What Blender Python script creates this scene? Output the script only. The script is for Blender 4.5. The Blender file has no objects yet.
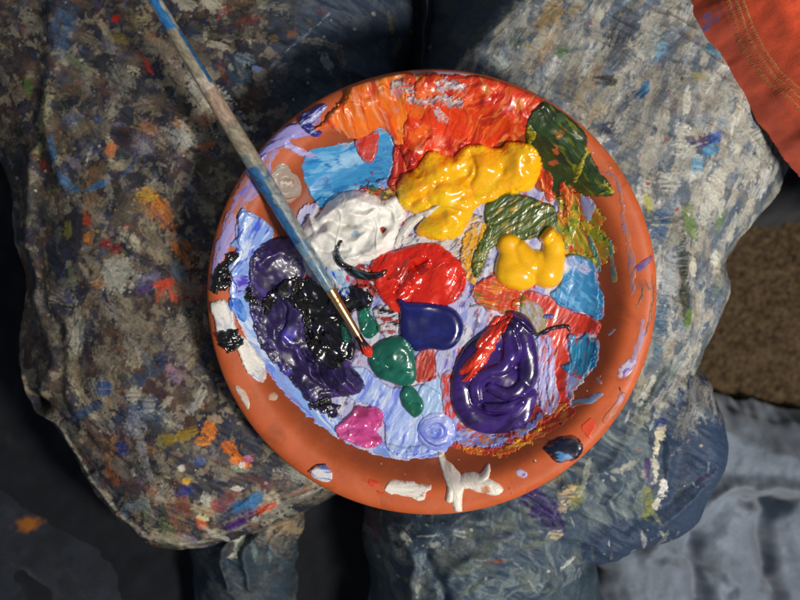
import bpy, math, random
import numpy as np
from mathutils import Vector, Matrix

# ------------------------------------------------------------------ units
# The scene is laid out in units of 0.689 mm and written in metres.
K = 0.000689
CAM_H = 1138.0          # camera height above the lap
RIMZ = 50.0             # height of the saucer rim
F = CAM_H - RIMZ
random.seed(7)
sc = bpy.context.scene
COL = bpy.context.collection

def lin(c):
    c = np.asarray(c, float) / 255.0
    return np.where(c <= 0.04045, c / 12.92, ((c + 0.055) / 1.055) ** 2.4)

def world_at(px, py, z):
    s = (CAM_H - z) / F
    return np.array([(px - 400) * s, (300 - py) * s, z])

# ------------------------------------------------------------------ noise
_rng = np.random.RandomState(11)
_T = _rng.rand(512, 512)
def vnoise(x, y, seed=0):
    x = x + seed * 37.17; y = y + seed * 91.73
    xi = np.floor(x).astype(int); yi = np.floor(y).astype(int)
    fx = x - xi; fy = y - yi
    fx = fx * fx * fx * (fx * (fx * 6 - 15) + 10); fy = fy * fy * fy * (fy * (fy * 6 - 15) + 10)
    a = _T[xi & 511, yi & 511]; b = _T[(xi + 1) & 511, yi & 511]
    c = _T[xi & 511, (yi + 1) & 511]; d = _T[(xi + 1) & 511, (yi + 1) & 511]
    return (a * (1 - fx) + b * fx) * (1 - fy) + (c * (1 - fx) + d * fx) * fy
def fbm(x, y, seed=0, o=4, g=0.5):
    s = 0; a = 1.0; t = 0
    for i in range(o):
        s = s + a * vnoise(x, y, seed + i * 3); t += a
        ca, sa = math.cos(0.6), math.sin(0.6)
        x, y = (x * ca - y * sa) * 2.03, (x * sa + y * ca) * 2.03
        a *= g
    return s / t * 2 - 1          # about -1..1, mostly -.5...5
def sstep(a, b, x):
    t = np.clip((x - a) / (b - a), 0, 1)
    return t * t * (3 - 2 * t)
def box_blur(a, r, n=2):
    for _ in range(n):
        for ax in (0, 1):
            c = np.cumsum(np.pad(a, [(r + 1, r) if i == ax else (0, 0) for i in (0, 1)], mode='edge'), axis=ax)
            sl1 = [slice(None)] * 2; sl2 = [slice(None)] * 2
            sl1[ax] = slice(2 * r + 1, None); sl2[ax] = slice(0, -(2 * r + 1))
            a = (c[tuple(sl1)] - c[tuple(sl2)]) / (2 * r + 1)
    return a

def smooth_poly(pts, sub=4):
    p = np.asarray(pts, float); n = len(p); out = []
    for i in range(n):
        p0, p1, p2, p3 = p[i - 1], p[i], p[(i + 1) % n], p[(i + 2) % n]
        for k in range(sub):
            t = k / sub
            out.append(0.5 * (2 * p1 + (p2 - p0) * t + (2 * p0 - 5 * p1 + 4 * p2 - p3) * t * t + (3 * p1 - p0 - 3 * p2 + p3) * t ** 3))
    return np.array(out)
def sdf_poly(X, Y, pts):
    """signed distance, positive inside"""
    d = np.full(X.shape, 1e18); ins = np.zeros(X.shape, bool)
    n = len(pts)
    for i in range(n):
        ax, ay = pts[i]; bx, by = pts[(i + 1) % n]
        ex, ey = bx - ax, by - ay
        L = ex * ex + ey * ey + 1e-12
        t = np.clip(((X - ax) * ex + (Y - ay) * ey) / L, 0, 1)
        dx = X - ax - t * ex; dy = Y - ay - t * ey
        d = np.minimum(d, dx * dx + dy * dy)
        if ay != by:
            c = (ay > Y) != (by > Y)
            ins ^= c & (X < (bx - ax) * (Y - ay) / (by - ay) + ax)
    d = np.sqrt(d)
    return np.where(ins, d, -d)
def caps_dist(X, Y, pl):
    """polyline of (x,y,r): returns max(r-dist), radius there and along-length"""
    best = np.full(X.shape, -1e9); rr = np.ones(X.shape); al = np.zeros(X.shape); acc = 0.0
    if len(pl) == 1: pl = [pl[0], (pl[0][0] + .01, pl[0][1], pl[0][2])]
    for (ax, ay, ar), (bx, by, br) in zip(pl[:-1], pl[1:]):
        ex, ey = bx - ax, by - ay; L2 = ex * ex + ey * ey + 1e-12
        t = np.clip(((X - ax) * ex + (Y - ay) * ey) / L2, 0, 1)
        dd = np.hypot(X - ax - t * ex, Y - ay - t * ey); r = ar + (br - ar) * t
        m = (r - dd) > best
        best = np.where(m, r - dd, best); rr = np.where(m, r, rr); al = np.where(m, acc + t * math.sqrt(L2), al)
        acc += math.sqrt(L2)
    return best, rr, al
def smooth_line(pl, sub=5):
    p = np.asarray(pl, float)
    if len(p) < 3: return [tuple(q) for q in p]
    p = np.vstack([2 * p[0] - p[1], p, 2 * p[-1] - p[-2]]); out = []
    for i in range(1, len(p) - 2):
        p0, p1, p2, p3 = p[i - 1], p[i], p[i + 1], p[i + 2]
        for k in range(sub):
            t = k / sub
            out.append(tuple(0.5 * (2 * p1 + (p2 - p0) * t + (2 * p0 - 5 * p1 + 4 * p2 - p3) * t * t + (3 * p1 - p0 - 3 * p2 + p3) * t ** 3)))
    out.append(tuple(p[-2])); return out

# ------------------------------------------------------------------ mesh writing
def raw_mesh(name, verts, quads, col=None, smooth=True, rough=None):
    me = bpy.data.meshes.new(name)
    nv, nq = len(verts), len(quads)
    me.vertices.add(nv); me.vertices.foreach_set('co', np.asarray(verts, np.float32).ravel())
    me.loops.add(nq * 4); me.loops.foreach_set('vertex_index', np.asarray(quads, np.int32).ravel())
    me.polygons.add(nq); me.polygons.foreach_set('loop_start', np.arange(0, nq * 4, 4, dtype=np.int32))
    me.polygons.foreach_set('loop_total', np.full(nq, 4, np.int32))
    me.polygons.foreach_set('use_smooth', np.full(nq, smooth, bool))
    if col is not None:
        a = me.color_attributes.new('tint', 'FLOAT_COLOR', 'POINT')
        c = np.ones((nv, 4), np.float32); c[:, :3] = col; a.data.foreach_set('color', c.ravel())
    if rough is not None:
        a = me.attributes.new('wet', 'FLOAT', 'POINT'); a.data.foreach_set('value', np.asarray(rough, np.float32).ravel())
    me.update(calc_edges=True); me.validate()
    return me
def grid_mesh(name, X, Y, Z, keep, col, xf=None, rough=None):
    """grid of vertices; keep = per-vertex mask; quads whose 4 corners are kept"""
    ok = keep[:-1, :-1] & keep[1:, :-1] & keep[:-1, 1:] & keep[1:, 1:]
    idx = -np.ones(X.shape, np.int64)
    used = np.zeros(X.shape, bool)
    used[:-1, :-1] |= ok; used[1:, :-1] |= ok; used[:-1, 1:] |= ok; used[1:, 1:] |= ok
    idx[used] = np.arange(used.sum())
    q = np.stack([idx[:-1, :-1][ok], idx[:-1, 1:][ok], idx[1:, 1:][ok], idx[1:, :-1][ok]], 1)
    v = np.stack([X[used], Y[used], Z[used]], 1)
    # rows run along y, columns along x
    if xf is not None: v = xf(v)
    return raw_mesh(name, v * K, q, col[used], rough=None if rough is None else rough[used])
def link(name, me, mat, parent=None):
    o = bpy.data.objects.new(name, me); COL.objects.link(o)
    if mat: me.materials.append(mat)
    if parent: o.parent = parent
    return o
def empty(name, label, cat, loc=(0, 0, 0)):
    o = bpy.data.objects.new(name, None); COL.objects.link(o); o.location = loc
    o.empty_display_size = 0.02
    o['label'] = label; o['category'] = cat
    return o

# ------------------------------------------------------------------ materials
def new_mat(name):
    m = bpy.data.materials.new(name); m.use_nodes = True
    nt = m.node_tree; b = nt.nodes['Principled BSDF']
    return m, nt, b
def N(nt, t, **kw):
    n = nt.nodes.new(t)
    for k, v in kw.items():
        if k.startswith('i_'): n.inputs[k[2:].replace('_', ' ')].default_value = v
        else: setattr(n, k, v)
    return n
def mul_noise(nt, src, scale, lo, hi, detail=4, vec=None):
    tc = N(nt, 'ShaderNodeTexCoord')
    nz = N(nt, 'ShaderNodeTexNoise', i_Scale=scale, i_Detail=detail)
    nt.links.new(vec or tc.outputs['Object'], nz.inputs['Vector'])
    mr = N(nt, 'ShaderNodeMapRange'); mr.inputs['From Min'].default_value = .3; mr.inputs['From Max'].default_value = .7
    mr.inputs['To Min'].default_value = lo; mr.inputs['To Max'].default_value = hi
    nt.links.new(nz.outputs['Fac'], mr.inputs['Value'])
    vm = N(nt, 'ShaderNodeVectorMath', operation='SCALE')
    nt.links.new(src, vm.inputs[0]); nt.links.new(mr.outputs[0], vm.inputs['Scale'])
    return vm.outputs[0], nz
def bump(nt, height, strength, dist, nrm=None):
    b = N(nt, 'ShaderNodeBump'); b.inputs['Strength'].default_value = strength; b.inputs['Distance'].default_value = dist
    nt.links.new(height, b.inputs['Height'])
    if nrm: nt.links.new(nrm, b.inputs['Normal'])
    return b.outputs['Normal']

def mat_paint(name, rough, coat, sss=0.0, bumpd=0.00012, spec=.5):
    m, nt, b = new_mat(name)
    at = N(nt, 'ShaderNodeAttribute', attribute_name='tint')
    c, nz = mul_noise(nt, at.outputs['Color'], 900, .9, 1.08)
    nt.links.new(c, b.inputs['Base Color'])
    tc = N(nt, 'ShaderNodeTexCoord')
    n2 = N(nt, 'ShaderNodeTexNoise', i_Scale=420.0, i_Detail=5.0, i_Roughness=.6)
    nt.links.new(tc.outputs['Object'], n2.inputs['Vector'])
    nrm = bump(nt, n2.outputs['Fac'], .35, bumpd)
    nt.links.new(nrm, b.inputs['Normal'])
    mr = N(nt, 'ShaderNodeMapRange'); mr.inputs['From Min'].default_value = .35; mr.inputs['From Max'].default_value = .65
    mr.inputs['To Min'].default_value = rough * .75; mr.inputs['To Max'].default_value = min(1, rough * 1.3)
    n3 = N(nt, 'ShaderNodeTexNoise', i_Scale=90.0, i_Detail=3.0); nt.links.new(tc.outputs['Object'], n3.inputs['Vector'])
    nt.links.new(n3.outputs['Fac'], mr.inputs['Value']); nt.links.new(mr.outputs[0], b.inputs['Roughness'])
    b.inputs['Coat Weight'].default_value = coat; b.inputs['Coat Roughness'].default_value = .08
    b.inputs['Specular IOR Level'].default_value = spec
    if sss:
        b.inputs['Subsurface Weight'].default_value = sss
        b.inputs['Subsurface Radius'].default_value = (.0012, .0008, .0005); b.inputs['Subsurface Scale'].default_value = 1.0
    return m
M_WET = mat_paint('wet_paint', .24, .5, .08, .00002)
M_SEMI = mat_paint('fresh_paint', .38, .15, .05, .00006)
M_DRY = mat_paint('drying_paint', .5, .0, 0, .00015, .4)

def mat_clay():
    m, nt, b = new_mat('terracotta')
    at = N(nt, 'ShaderNodeAttribute', attribute_name='tint')
    c, _ = mul_noise(nt, at.outputs['Color'], 60, .9, 1.07)
    c, _ = mul_noise(nt, c, 1400, .93, 1.05)
    # dusty bloom and wiped stains
    tc0 = N(nt, 'ShaderNodeTexCoord'); nz0 = N(nt, 'ShaderNodeTexNoise', i_Scale=38.0, i_Detail=7.0, i_Roughness=.68); nz0.inputs['Distortion'].default_value = .8
    nt.links.new(tc0.outputs['Object'], nz0.inputs['Vector'])
    for lo_, hi_, rgb_, f_ in ((.53, .72, (208, 136, 100), .24), (.47, .3, (120, 54, 30), .5)):
        mr = N(nt, 'ShaderNodeMapRange'); mr.inputs['From Min'].default_value = lo_; mr.inputs['From Max'].default_value = hi_; mr.inputs['To Max'].default_value = f_
        nt.links.new(nz0.outputs['Fac'], mr.inputs['Value'])
        mx = N(nt, 'ShaderNodeMix', data_type='RGBA'); nt.links.new(mr.outputs[0], mx.inputs[0]); nt.links.new(c, mx.inputs[6]); mx.inputs[7].default_value = (*lin(rgb_), 1); c = mx.outputs[2]
    nt.links.new(c, b.inputs['Base Color'])
    b.inputs['Roughness'].default_value = .5; b.inputs['Specular IOR Level'].default_value = .35
    tc = N(nt, 'ShaderNodeTexCoord')
    n2 = N(nt, 'ShaderNodeTexNoise', i_Scale=1100.0, i_Detail=3.0); nt.links.new(tc.outputs['Object'], n2.inputs['Vector'])
    nt.links.new(bump(nt, n2.outputs['Fac'], .35, .0001), b.inputs['Normal'])
    return m
M_CLAY = mat_clay()

def mat_denim():
    m, nt, b = new_mat('painted_denim')
    at = N(nt, 'ShaderNodeAttribute', attribute_name='tint')
    tc = N(nt, 'ShaderNodeTexCoord')
    c, _ = mul_noise(nt, at.outputs['Color'], 1000, .66, 1.34, 4)
    c, _ = mul_noise(nt, c, 120, .9, 1.08, 2)
    # twill: crossing fine waves
    hs = []
    for rot, s in ((.7, 620), (2.27, 760)):
        mp = N(nt, 'ShaderNodeMapping'); mp.inputs['Rotation'].default_value = (0, 0, rot)
        nt.links.new(tc.outputs['Object'], mp.inputs['Vector'])
        w = N(nt, 'ShaderNodeTexWave', i_Scale=s / 2.2, i_Distortion=4.0, i_Detail=2.0); w.inputs['Detail Scale'].default_value = 2
        nt.links.new(mp.outputs[0], w.inputs['Vector']); hs.append(w.outputs['Fac'])
    ad = N(nt, 'ShaderNodeMath', operation='ADD'); nt.links.new(hs[0], ad.inputs[0]); nt.links.new(hs[1], ad.inputs[1])
    mr = N(nt, 'ShaderNodeMapRange'); mr.inputs['From Min'].default_value = .4; mr.inputs['From Max'].default_value = 1.6
    mr.inputs['To Min'].default_value = .76; mr.inputs['To Max'].default_value = 1.2
    nt.links.new(ad.outputs[0], mr.inputs['Value'])
    vm = N(nt, 'ShaderNodeVectorMath', operation='SCALE'); nt.links.new(c, vm.inputs[0]); nt.links.new(mr.outputs[0], vm.inputs['Scale'])
    nt.links.new(vm.outputs[0], b.inputs['Base Color'])
    n1 = bump(nt, ad.outputs[0], .3, .00008)
    n2 = N(nt, 'ShaderNodeTexNoise', i_Scale=1100.0, i_Detail=4.0, i_Roughness=.6); nt.links.new(tc.outputs['Object'], n2.inputs['Vector'])
    nt.links.new(bump(nt, n2.outputs['Fac'], .5, .0003, n1), b.inputs['Normal'])
    b.inputs['Roughness'].default_value = .62; b.inputs['Specular IOR Level'].default_value = .35
    return m
M_DENIM = mat_denim()
def mat_cloth(name, fine=900, rough=.9, lo=.85, hi=1.12, sheen=.2):
    m, nt, b = new_mat(name)
    at = N(nt, 'ShaderNodeAttribute', attribute_name='tint')
    c, nz = mul_noise(nt, at.outputs['Color'], fine, lo, hi, 4)
    c, _ = mul_noise(nt, c, 60, .88, 1.1, 3)
    nt.links.new(c, b.inputs['Base Color'])
    nt.links.new(bump(nt, nz.outputs['Fac'], .5, .0006), b.inputs['Normal'])
    b.inputs['Roughness'].default_value = rough; b.inputs['Specular IOR Level'].default_value = .15
    b.inputs['Sheen Weight'].default_value = sheen
    return m
M_SLEEVE = mat_cloth('orange_fleece', 1100)
M_RAG = mat_cloth('worn_cotton', 500)
M_CARPET = mat_cloth('carpet_pile', 330, .95, .45, 1.4, 0)

def mat_simple(name, rgb, rough=.5, metal=0.0):
    m, nt, b = new_mat(name)
    rc = N(nt, 'ShaderNodeRGB'); rc.outputs[0].default_value = (*lin(rgb), 1)
    c, nz = mul_noise(nt, rc.outputs[0], 500, .8, 1.15)
    nt.links.new(c, b.inputs['Base Color']); b.inputs['Roughness'].default_value = rough; b.inputs['Metallic'].default_value = metal
    nt.links.new(bump(nt, nz.outputs['Fac'], .3, .0001), b.inputs['Normal'])
    return m

# ------------------------------------------------------------------ the saucer frame
TILT = math.radians(8)
R_OUT = 225.0
ct, st = math.cos(TILT), math.sin(TILT)
# local z axis leans towards the bottom of the picture (-y)
ROT = np.array([[1, 0, 0], [0, ct, -st], [0, st, ct]])        # local -> world:  rotate about x by +TILT
rim_c = world_at(432, 299, RIMZ)
ORG = rim_c - ROT @ np.array([0, 0, 50.0])
def to_world(v): return v @ ROT.T + ORG
def to_local_dirs(v): return v @ ROT
CAMP = to_local_dirs(np.array([0, 0, CAM_H]) - ORG)
def local_at(px, py, h):
    p = to_local_dirs(world_at(px, py, 0.0) - ORG)
    d = p - CAMP
    t = (h - CAMP[2]) / d[2]
    return CAMP + d * t
_pr = np.array([0, 150, 158, 166, 176, 186, 194, 200, 206, 214, 220, 224, 225.5])
_ph = np.array([8, 8, 9, 12, 20, 32, 42.5, 46.4, 47.6, 49.4, 49.3, 46.5, 43.0])
_fr = np.linspace(0, 225.5, 600); _fh = np.interp(_fr, _pr, _ph)
_k = np.hanning(25); _k /= _k.sum(); _fh2 = np.convolve(np.pad(_fh, 12, mode='edge'), _k, mode='valid'); _fh2[-14:] = _fh[-14:]
def plate_h(r): return np.interp(r, _fr, _fh2)
def LP(px, py, extra=2.0):
    h = 20.0
    for _ in range(4):
        p = local_at(px, py, h); h = float(plate_h(math.hypot(p[0], p[1]))) + extra
    return p[0], p[1]

# saucer mesh: revolved profile
prof = [(0.01, 8)] + [(r, float(plate_h(r))) for r in np.linspace(20, 224, 60)] + [(225.6, 45), (226, 42), (225.5, 38), (223.5, 34), (219, 31.5), (213, 30), (206, 25), (196, 15), (186, 6), (178, 1.5), (170, 0), (150, 0), (60, 0), (0.01, 0)]
seg = 256
pv, pq, pc = [], [], []
clay = np.array([194, 98, 52.0])
for i, (r, h) in enumerate(prof):
    for j in range(seg):
        a = j / seg * 2 * math.pi
        w = 0.5 * math.sin(3 * a + 1) * min(1, r / 150)
        pv.append((r * math.cos(a) * (1 + .0012 * math.sin(2 * a)), r * math.sin(a), h + w * .4))
        dk = 1.0 - .26 * float(sstep(204, 178, r))      # shading of the inner wall darkened into the clay colour
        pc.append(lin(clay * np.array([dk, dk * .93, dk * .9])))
for i in range(len(prof) - 1):
    for j in range(seg):
        a0 = i * seg + j; a1 = i * seg + (j + 1) % seg
        pq.append((a0, a0 + seg, a1 + seg, a1))
saucer = empty('plant_saucer', 'round terracotta saucer used as a paint palette, resting across the lap', 'palette', tuple(ORG * K))
MI = Matrix.Translation(Vector(ORG * K)).inverted()
def adopt(o, parent):
    o.parent = parent; o.matrix_parent_inverse = Matrix.Translation(parent.location).inverted()
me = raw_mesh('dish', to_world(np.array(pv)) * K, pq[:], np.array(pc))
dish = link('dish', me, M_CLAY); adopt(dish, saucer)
import bmesh
def fix_normals(me):
    bm = bmesh.new(); bm.from_mesh(me); bmesh.ops.recalc_face_normals(bm, faces=bm.faces[:]); bm.to_mesh(me); bm.free()
fix_normals(me)

# ------------------------------------------------------------------ paint raster on the saucer
G = 0.55
ax = np.arange(-232, 232, G)
PX, PY = np.meshgrid(ax, ax)
RAD = np.hypot(PX, PY)
H = plate_h(RAD)
H = np.where(RAD > 225.5, 30, H)
CM = np.tile(lin((186, 92, 48)), PX.shape + (1,)).astype(np.float32)      # colour of the paint already lying there
def win(x0, x1, y0, y1):
    i0 = max(0, int((y0 + 232) / G)); i1 = min(len(ax), int((y1 + 232) / G) + 1)
    j0 = max(0, int((x0 + 232) / G)); j1 = min(len(ax), int((x1 + 232) / G) + 1)
    return slice(i0, i1), slice(j0, j1)
_seed = [100]
LAYERS = []
def paint(name, poly=None, caps=None, apart=False, **kw):
    if apart:
        for q_ in caps: paint1(name, None, [q_], **kw)
        return
    return paint1(name, poly, caps, **kw)
def paint1(name, poly=None, caps=None, t=1.5, edge=None, cols=((200, 0, 0),), mix=(), ang=0, swirl=None, ridge=.3, rw=3.0, lump=0.0, lw=14.0,
          rag=1.5, ragw=6.0, level=0, mat=None, label=None, cat=None, flat=0.5, spots=(), holes=0.0, dome=0.0, group=None, smk=0.0, warp=0, stack=0.0, soft=0, bumps=(), folds=()):
    rag *= .7; ragw *= 1.25
    """lay one layer of paint over everything below it.
    t thickness, edge = width over which it rises, cols[0] main colour,
    mix = list of (rgb, amount 0..1, length scale, stretch), ang = stroke direction (picture degrees, x right y up)"""
    _seed[0] += 7; sd = _seed[0]
    P = None; C = []
    allp = []
    if poly:
        P = smooth_poly([LP(x, y) for x, y in poly]); allp += list(P)
    for pl in (caps or []):
        q = smooth_line([(*LP(c[0], c[1]), c[2]) for c in pl]); C.append(q)
        allp += [(a - r, b - r) for a, b, r in q] + [(a + r, b + r) for a, b, r in q]
    allp = np.array(allp); mg = 6 + rag * 2
    s = win(allp[:, 0].min() - mg, allp[:, 0].max() + mg, allp[:, 1].min() - mg, allp[:, 1].max() + mg)
    X, Y, h0 = PX[s], PY[s], H[s].copy()
    Xw = X + rag * 2.2 * fbm(X / ragw, Y / ragw, sd, 4, .6); Yw = Y + rag * 2.2 * fbm(X / ragw, Y / ragw, sd + 50, 4, .6)
    d = np.full(X.shape, -1e9); hc = np.zeros(X.shape)
    if P is not None: d = sdf_poly(Xw, Yw, P)
    e = edge if edge else max(1.2, t * .9)
    prof_h = t * np.sqrt(np.clip(1 - (1 - np.clip(d / e, 0, 1)) ** 2, 0, 1))
    if dome: prof_h = prof_h + dome * sstep(0, 30, d)
    for q in C:
        b, r, al = caps_dist(Xw, Yw, q)
        u = np.clip(1 - b / r, 0, 1)
        tt = t if not flat or poly is None else t
        ch = tt * (r / max(p[2] for p in q)) ** .6 * np.sqrt(np.clip(1 - u ** 2, 0, 1))
        if smk:
            m_ = np.maximum(hc, ch); hc = m_ + smk * .25 * np.clip(1 - np.abs(hc - ch) / smk, 0, 1) ** 2 * ((hc > 0) & (ch > 0))
        elif stack: hc = np.where(b > 0, np.maximum(hc, ch + stack * box_blur(hc, 3) * sstep(0, 5, b)), hc)
        else: hc = np.maximum(hc, ch)
        d = np.maximum(d, b)
    ph = np.maximum(prof_h, hc) if C else prof_h
    lim_ = 225.2 - RAD[s] ; d = np.minimum(d, lim_); ph = ph * sstep(0, 2.5, lim_)
    if soft:
        ph = np.minimum(box_blur(ph, soft), t * 1.6 * np.sqrt(np.clip(1 - (1 - np.clip(d / (soft * 1.1), 0, 1)) ** 2, 0, 1)))
    # stroke coordinates
    if swirl:
        cx, cy = LP(*swirl); rr = np.hypot(X - cx, Y - cy); th = np.arctan2(Y - cy, X - cx)
        V = rr + 2 * fbm(X / 12, Y / 12, sd + 2); U = th * 14
    else:
        a = math.radians(ang)
        wx = X + (4 + warp) * fbm(X / 25, Y / 25, sd + 8, 3); wy = Y + (4 + warp) * fbm(X / 25, Y / 25, sd + 9, 3)
        U = wx * math.cos(a) + wy * math.sin(a); V = -wx * math.sin(a) + wy * math.cos(a)
    ins = sstep(0, e * 1.2, d)
    for fp_, fw_, fh_ in folds:
        b2, r2, _ = caps_dist(X + 4 * fbm(X / 12, Y / 12, sd + 23, 2), Y + 4 * fbm(X / 12, Y / 12, sd + 24, 2), smooth_line([(*LP(a_, b_, 8), 1.0) for a_, b_ in fp_]))
        ph = ph + fh_ * ins * np.exp(-((1 - b2) / fw_) ** 2)
    for bx_, by_, br_, bh_ in bumps:
        ux, uy = LP(bx_, by_, 8)
        ph = ph + bh_ * ins * np.exp(-(((X + 5 * fbm(X / 14, Y / 14, sd + 21, 2) - ux) ** 2 + (Y + 5 * fbm(X / 14, Y / 14, sd + 22, 2) - uy) ** 2) / (br_ * .8) ** 2))
    rw *= 1.35
    rg = fbm(V / rw, U / (rw * 6), sd + 11, 2, .5)
    cr = 1 - np.abs(fbm(V / (rw * 2.2), U / (rw * 6), sd + 12, 2, .4)) * 5          # sharp crests left by the knife
    rg = .62 * rg + .34 * np.clip(cr, 0, 1) ** 3 + .12 * fbm(V / (rw * .33), U / (rw * 3), sd + 14, 2)
    lw *= 1.35
    lx_ = X + 9 * fbm(X / 30, Y / 30, sd + 15, 2); ly_ = Y + 9 * fbm(X / 30, Y / 30, sd + 16, 2)
    lp = fbm(lx_ / lw, ly_ / lw, sd + 13, 2, .35) + .42 * np.clip(1 - np.abs(fbm(lx_ / (lw * 1.5), ly_ / (lw * 1.5), sd + 17, 2, .35)) * 4, 0, 1) ** 2 * sstep(-.1, .25, fbm(lx_ / lw, ly_ / lw, sd + 18, 2)) - .1
    if level: base = box_blur(h0, level); base = np.where(d > -1, base, h0)
    else: base = h0
    z = base + np.where(d > 0, ph + ins * (ridge * rg * 2 + lump * lp), 0)
    z = np.where(d > 0, np.maximum(z, h0 + .12 * np.clip(d, 0, 1) + .04), h0 - .9 * np.clip(-d / 1.0, .15, 1.3))
    if holes:
        hn = fbm(V / rw, U / (rw * 5), sd + 30, 4, .6)
        z = np.where(hn > .75 - holes, np.minimum(z, h0 - .3), z)
    # colour
    c = np.tile(lin(cols[0]), X.shape + (1,)).astype(float)
    for k, (rgb, amt, L, stz) in enumerate(mix):
        n = fbm(V / L, U / (L * stz), sd + 60 + k * 5, 4, .6)
        th = .42 - amt * .84
        m = sstep(th - .13, th + .17, n)[..., None]
        c = c * (1 - m) + lin(rgb) * m
    for (sx, sy, sr, rgb) in spots:
        lx, ly = LP(sx, sy)
        dd = np.hypot((Xw - lx), (Yw - ly)) + 2.0 * fbm(V / 2, U / 9, sd + 77, 3) * 2
        m = sstep(sr, sr * .55, dd)[..., None]
        c = c * (1 - m) + lin(rgb) * m
    c = c * (1 + .05 * rg * min(1, ridge * 2))[..., None]
    c = np.clip(c, 0.002, .95)
    # wet into wet: the edges and some strokes pick up the colour underneath
    under = CM[s]; thin_ = t < 3.0 and mat is not M_WET
    fe = 4.5 if thin_ else 2.0
    sn = fbm(V / 2.2, U / 14, sd + 91, 3, .6) + .5 * fbm(X / 3, Y / 3, sd + 93, 3, .6)
    f_ = (1 - sstep(0, fe, d)) * sstep(-.1, .25, sn) * (.55 if thin_ else .2)
    f_ = (f_ * (d > 0) + (d <= 0) * .5 * thin_)[..., None]
    c = c * (1 - f_) + under * f_
    keep = d > -1.6
    if not keep.any(): return
    CM[s] = np.where((d > 0)[..., None], c, under)
    me = grid_mesh(name, X, Y, z, keep, c, to_world)
    H[s] = np.maximum(h0, np.where(d > 0, z, h0))
    o = link(name, me, mat or M_DRY)
    if cat:
        o['label'] = label; o['category'] = cat
        if group: o['group'] = group
    else:
        adopt(o, saucer)
        if label: o['label'] = label
    return o

SM = 'paint_smear'
TERRA = (178, 88, 48)
# ---- films and dried smears that belong to the saucer
paint(SM, [(222,228),(235,190),(258,152),(285,127),(312,117),(322,122),(300,133),(281,150),(270,168),(262,190),(240,214),(232,240),(222,262),(214,262),(214,245)], t=.6,
      cols=((152,136,190),), mix=(((178,110,90),.45,7,3),((120,110,190),.25,4,3)), ang=55, ridge=.08, rag=2.5, label='lavender film wiped along the upper left rim')
paint(SM, [(380,74),(430,70),(470,69),(520,82),(500,84),(470,76),(420,77)], t=.5, cols=((176,150,170),), mix=(((190,110,80),.5,6,4),), ang=0, ridge=.05, label='lavender film on the upper rim')
paint(SM, [(292,235),(305,205),(340,195),(400,175),(480,190),(545,190),(590,240),(598,300),(596,345),(575,395),(545,425),(500,446),(450,447),(400,452),(350,432),(305,395),(280,340)],
      t=2.2, cols=((176,178,214),), mix=(((206,204,214),.4,7,2),((140,150,208),.28,7,3),((190,60,42),.08,7,2),((110,100,140),.08,4,2)), ang=75, ridge=.25, rw=3.5, rag=3,
      label='mottled pale lavender and white paint across the saucer floor')
paint(SM, [(228,292),(232,272),(243,255),(236,235),(240,214),(252,212),(264,224),(274,238),(262,262),(254,300),(262,335),(285,372),(318,402),(352,425),(400,446),(446,440),(444,455),(416,460),(380,457),(340,439),(302,412),(270,376),(250,346),(235,315)],
      t=2.0, cols=((142,176,236),), mix=(((206,220,242),.4,7,6),((100,134,226),.2,6,8),((136,164,228),.2,9,4)), ang=-52, ridge=.3, rag=1.6, mat=M_SEMI, label='pale blue crescent of paint around the lower left wall')
paint(SM, [(345,372),(362,366),(380,380),(400,388),(425,384),(446,400),(450,428),(444,448),(415,457),(388,452),(384,425),(370,405),(350,398)],
      t=2.4, cols=((160,182,236),), mix=(((116,136,222),.34,7,4),((190,205,236),.3,5,3)), ang=55, ridge=.35, rag=1.2, mat=M_SEMI, label='periwinkle blue strokes near the bottom')
paint(SM, [(420,386),(442,376),(446,409),(430,418),(420,412)], t=1.5, cols=((160,188,226),), mix=(((190,200,230),.3,5,3),), ang=80, ridge=.15, rag=1, mat=M_SEMI)
paint(SM, [(417,352),(434,351),(437,376),(424,382),(414,378)], t=1.6, cols=((176,44,26),), mix=(((140,34,30),.3,4,3),((200,90,70),.15,3,3)), ang=70, ridge=.5, rag=1.2)
paint(SM, [(436,352),(458,340),(456,360),(448,378),(438,376)], t=1.5, cols=((176,176,216),), mix=(((120,110,190),.25,4,3),((150,150,120),.15,4,2)), ang=75, ridge=.35, rag=2)
paint(SM, [(441,378),(452,372),(456,420),(450,436),(444,420)], t=1.2, cols=((190,46,28),), mix=(((150,140,180),.2,4,3),), ang=80, ridge=.3, rag=1.5)
paint(SM, [(525,292),(549,296),(575,312),(597,318),(599,332),(584,336),(568,340),(570,362),(566,392),(572,405),(556,410),(546,392),(548,345),(532,330),(520,312)],
      t=1.6, cols=((196,48,28),), mix=(((224,62,40),.35,8,3),((160,36,22),.25,8,2)), ang=60, ridge=.2, rag=1.5, mat=M_SEMI, label='flat red paint on the right of the saucer floor')
paint(SM, [(535,403),(562,402),(577,410),(566,424),(530,442),(500,450),(470,452),(450,446),(470,438),(520,430)], t=.7, cols=((158,44,24),), mix=(((196,60,28),.35,6,3),((186,110,50),.25,4,4)), ang=25, ridge=.1, rag=2, label='dark red stain on the lower right wall')
paint(SM, [(450,432),(470,428),(500,436),(525,424),(540,412),(540,422),(520,440),(505,446),(486,448),(462,446)], t=1.6, cols=((92,110,186),), mix=(((198,120,50),.28,3,3),((150,160,210),.3,4,2),((196,60,30),.2,4,3)), ang=20, ridge=.5, rag=3, ragw=3)
paint(SM, [(462,446),(500,447),(530,432),(545,424),(532,442),(505,456),(475,455)], t=1.1, cols=((200,96,36),), mix=(((210,160,50),.3,3,3),((190,50,30),.35,4,3)), ang=20, ridge=.5, rag=3, ragw=3)
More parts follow.
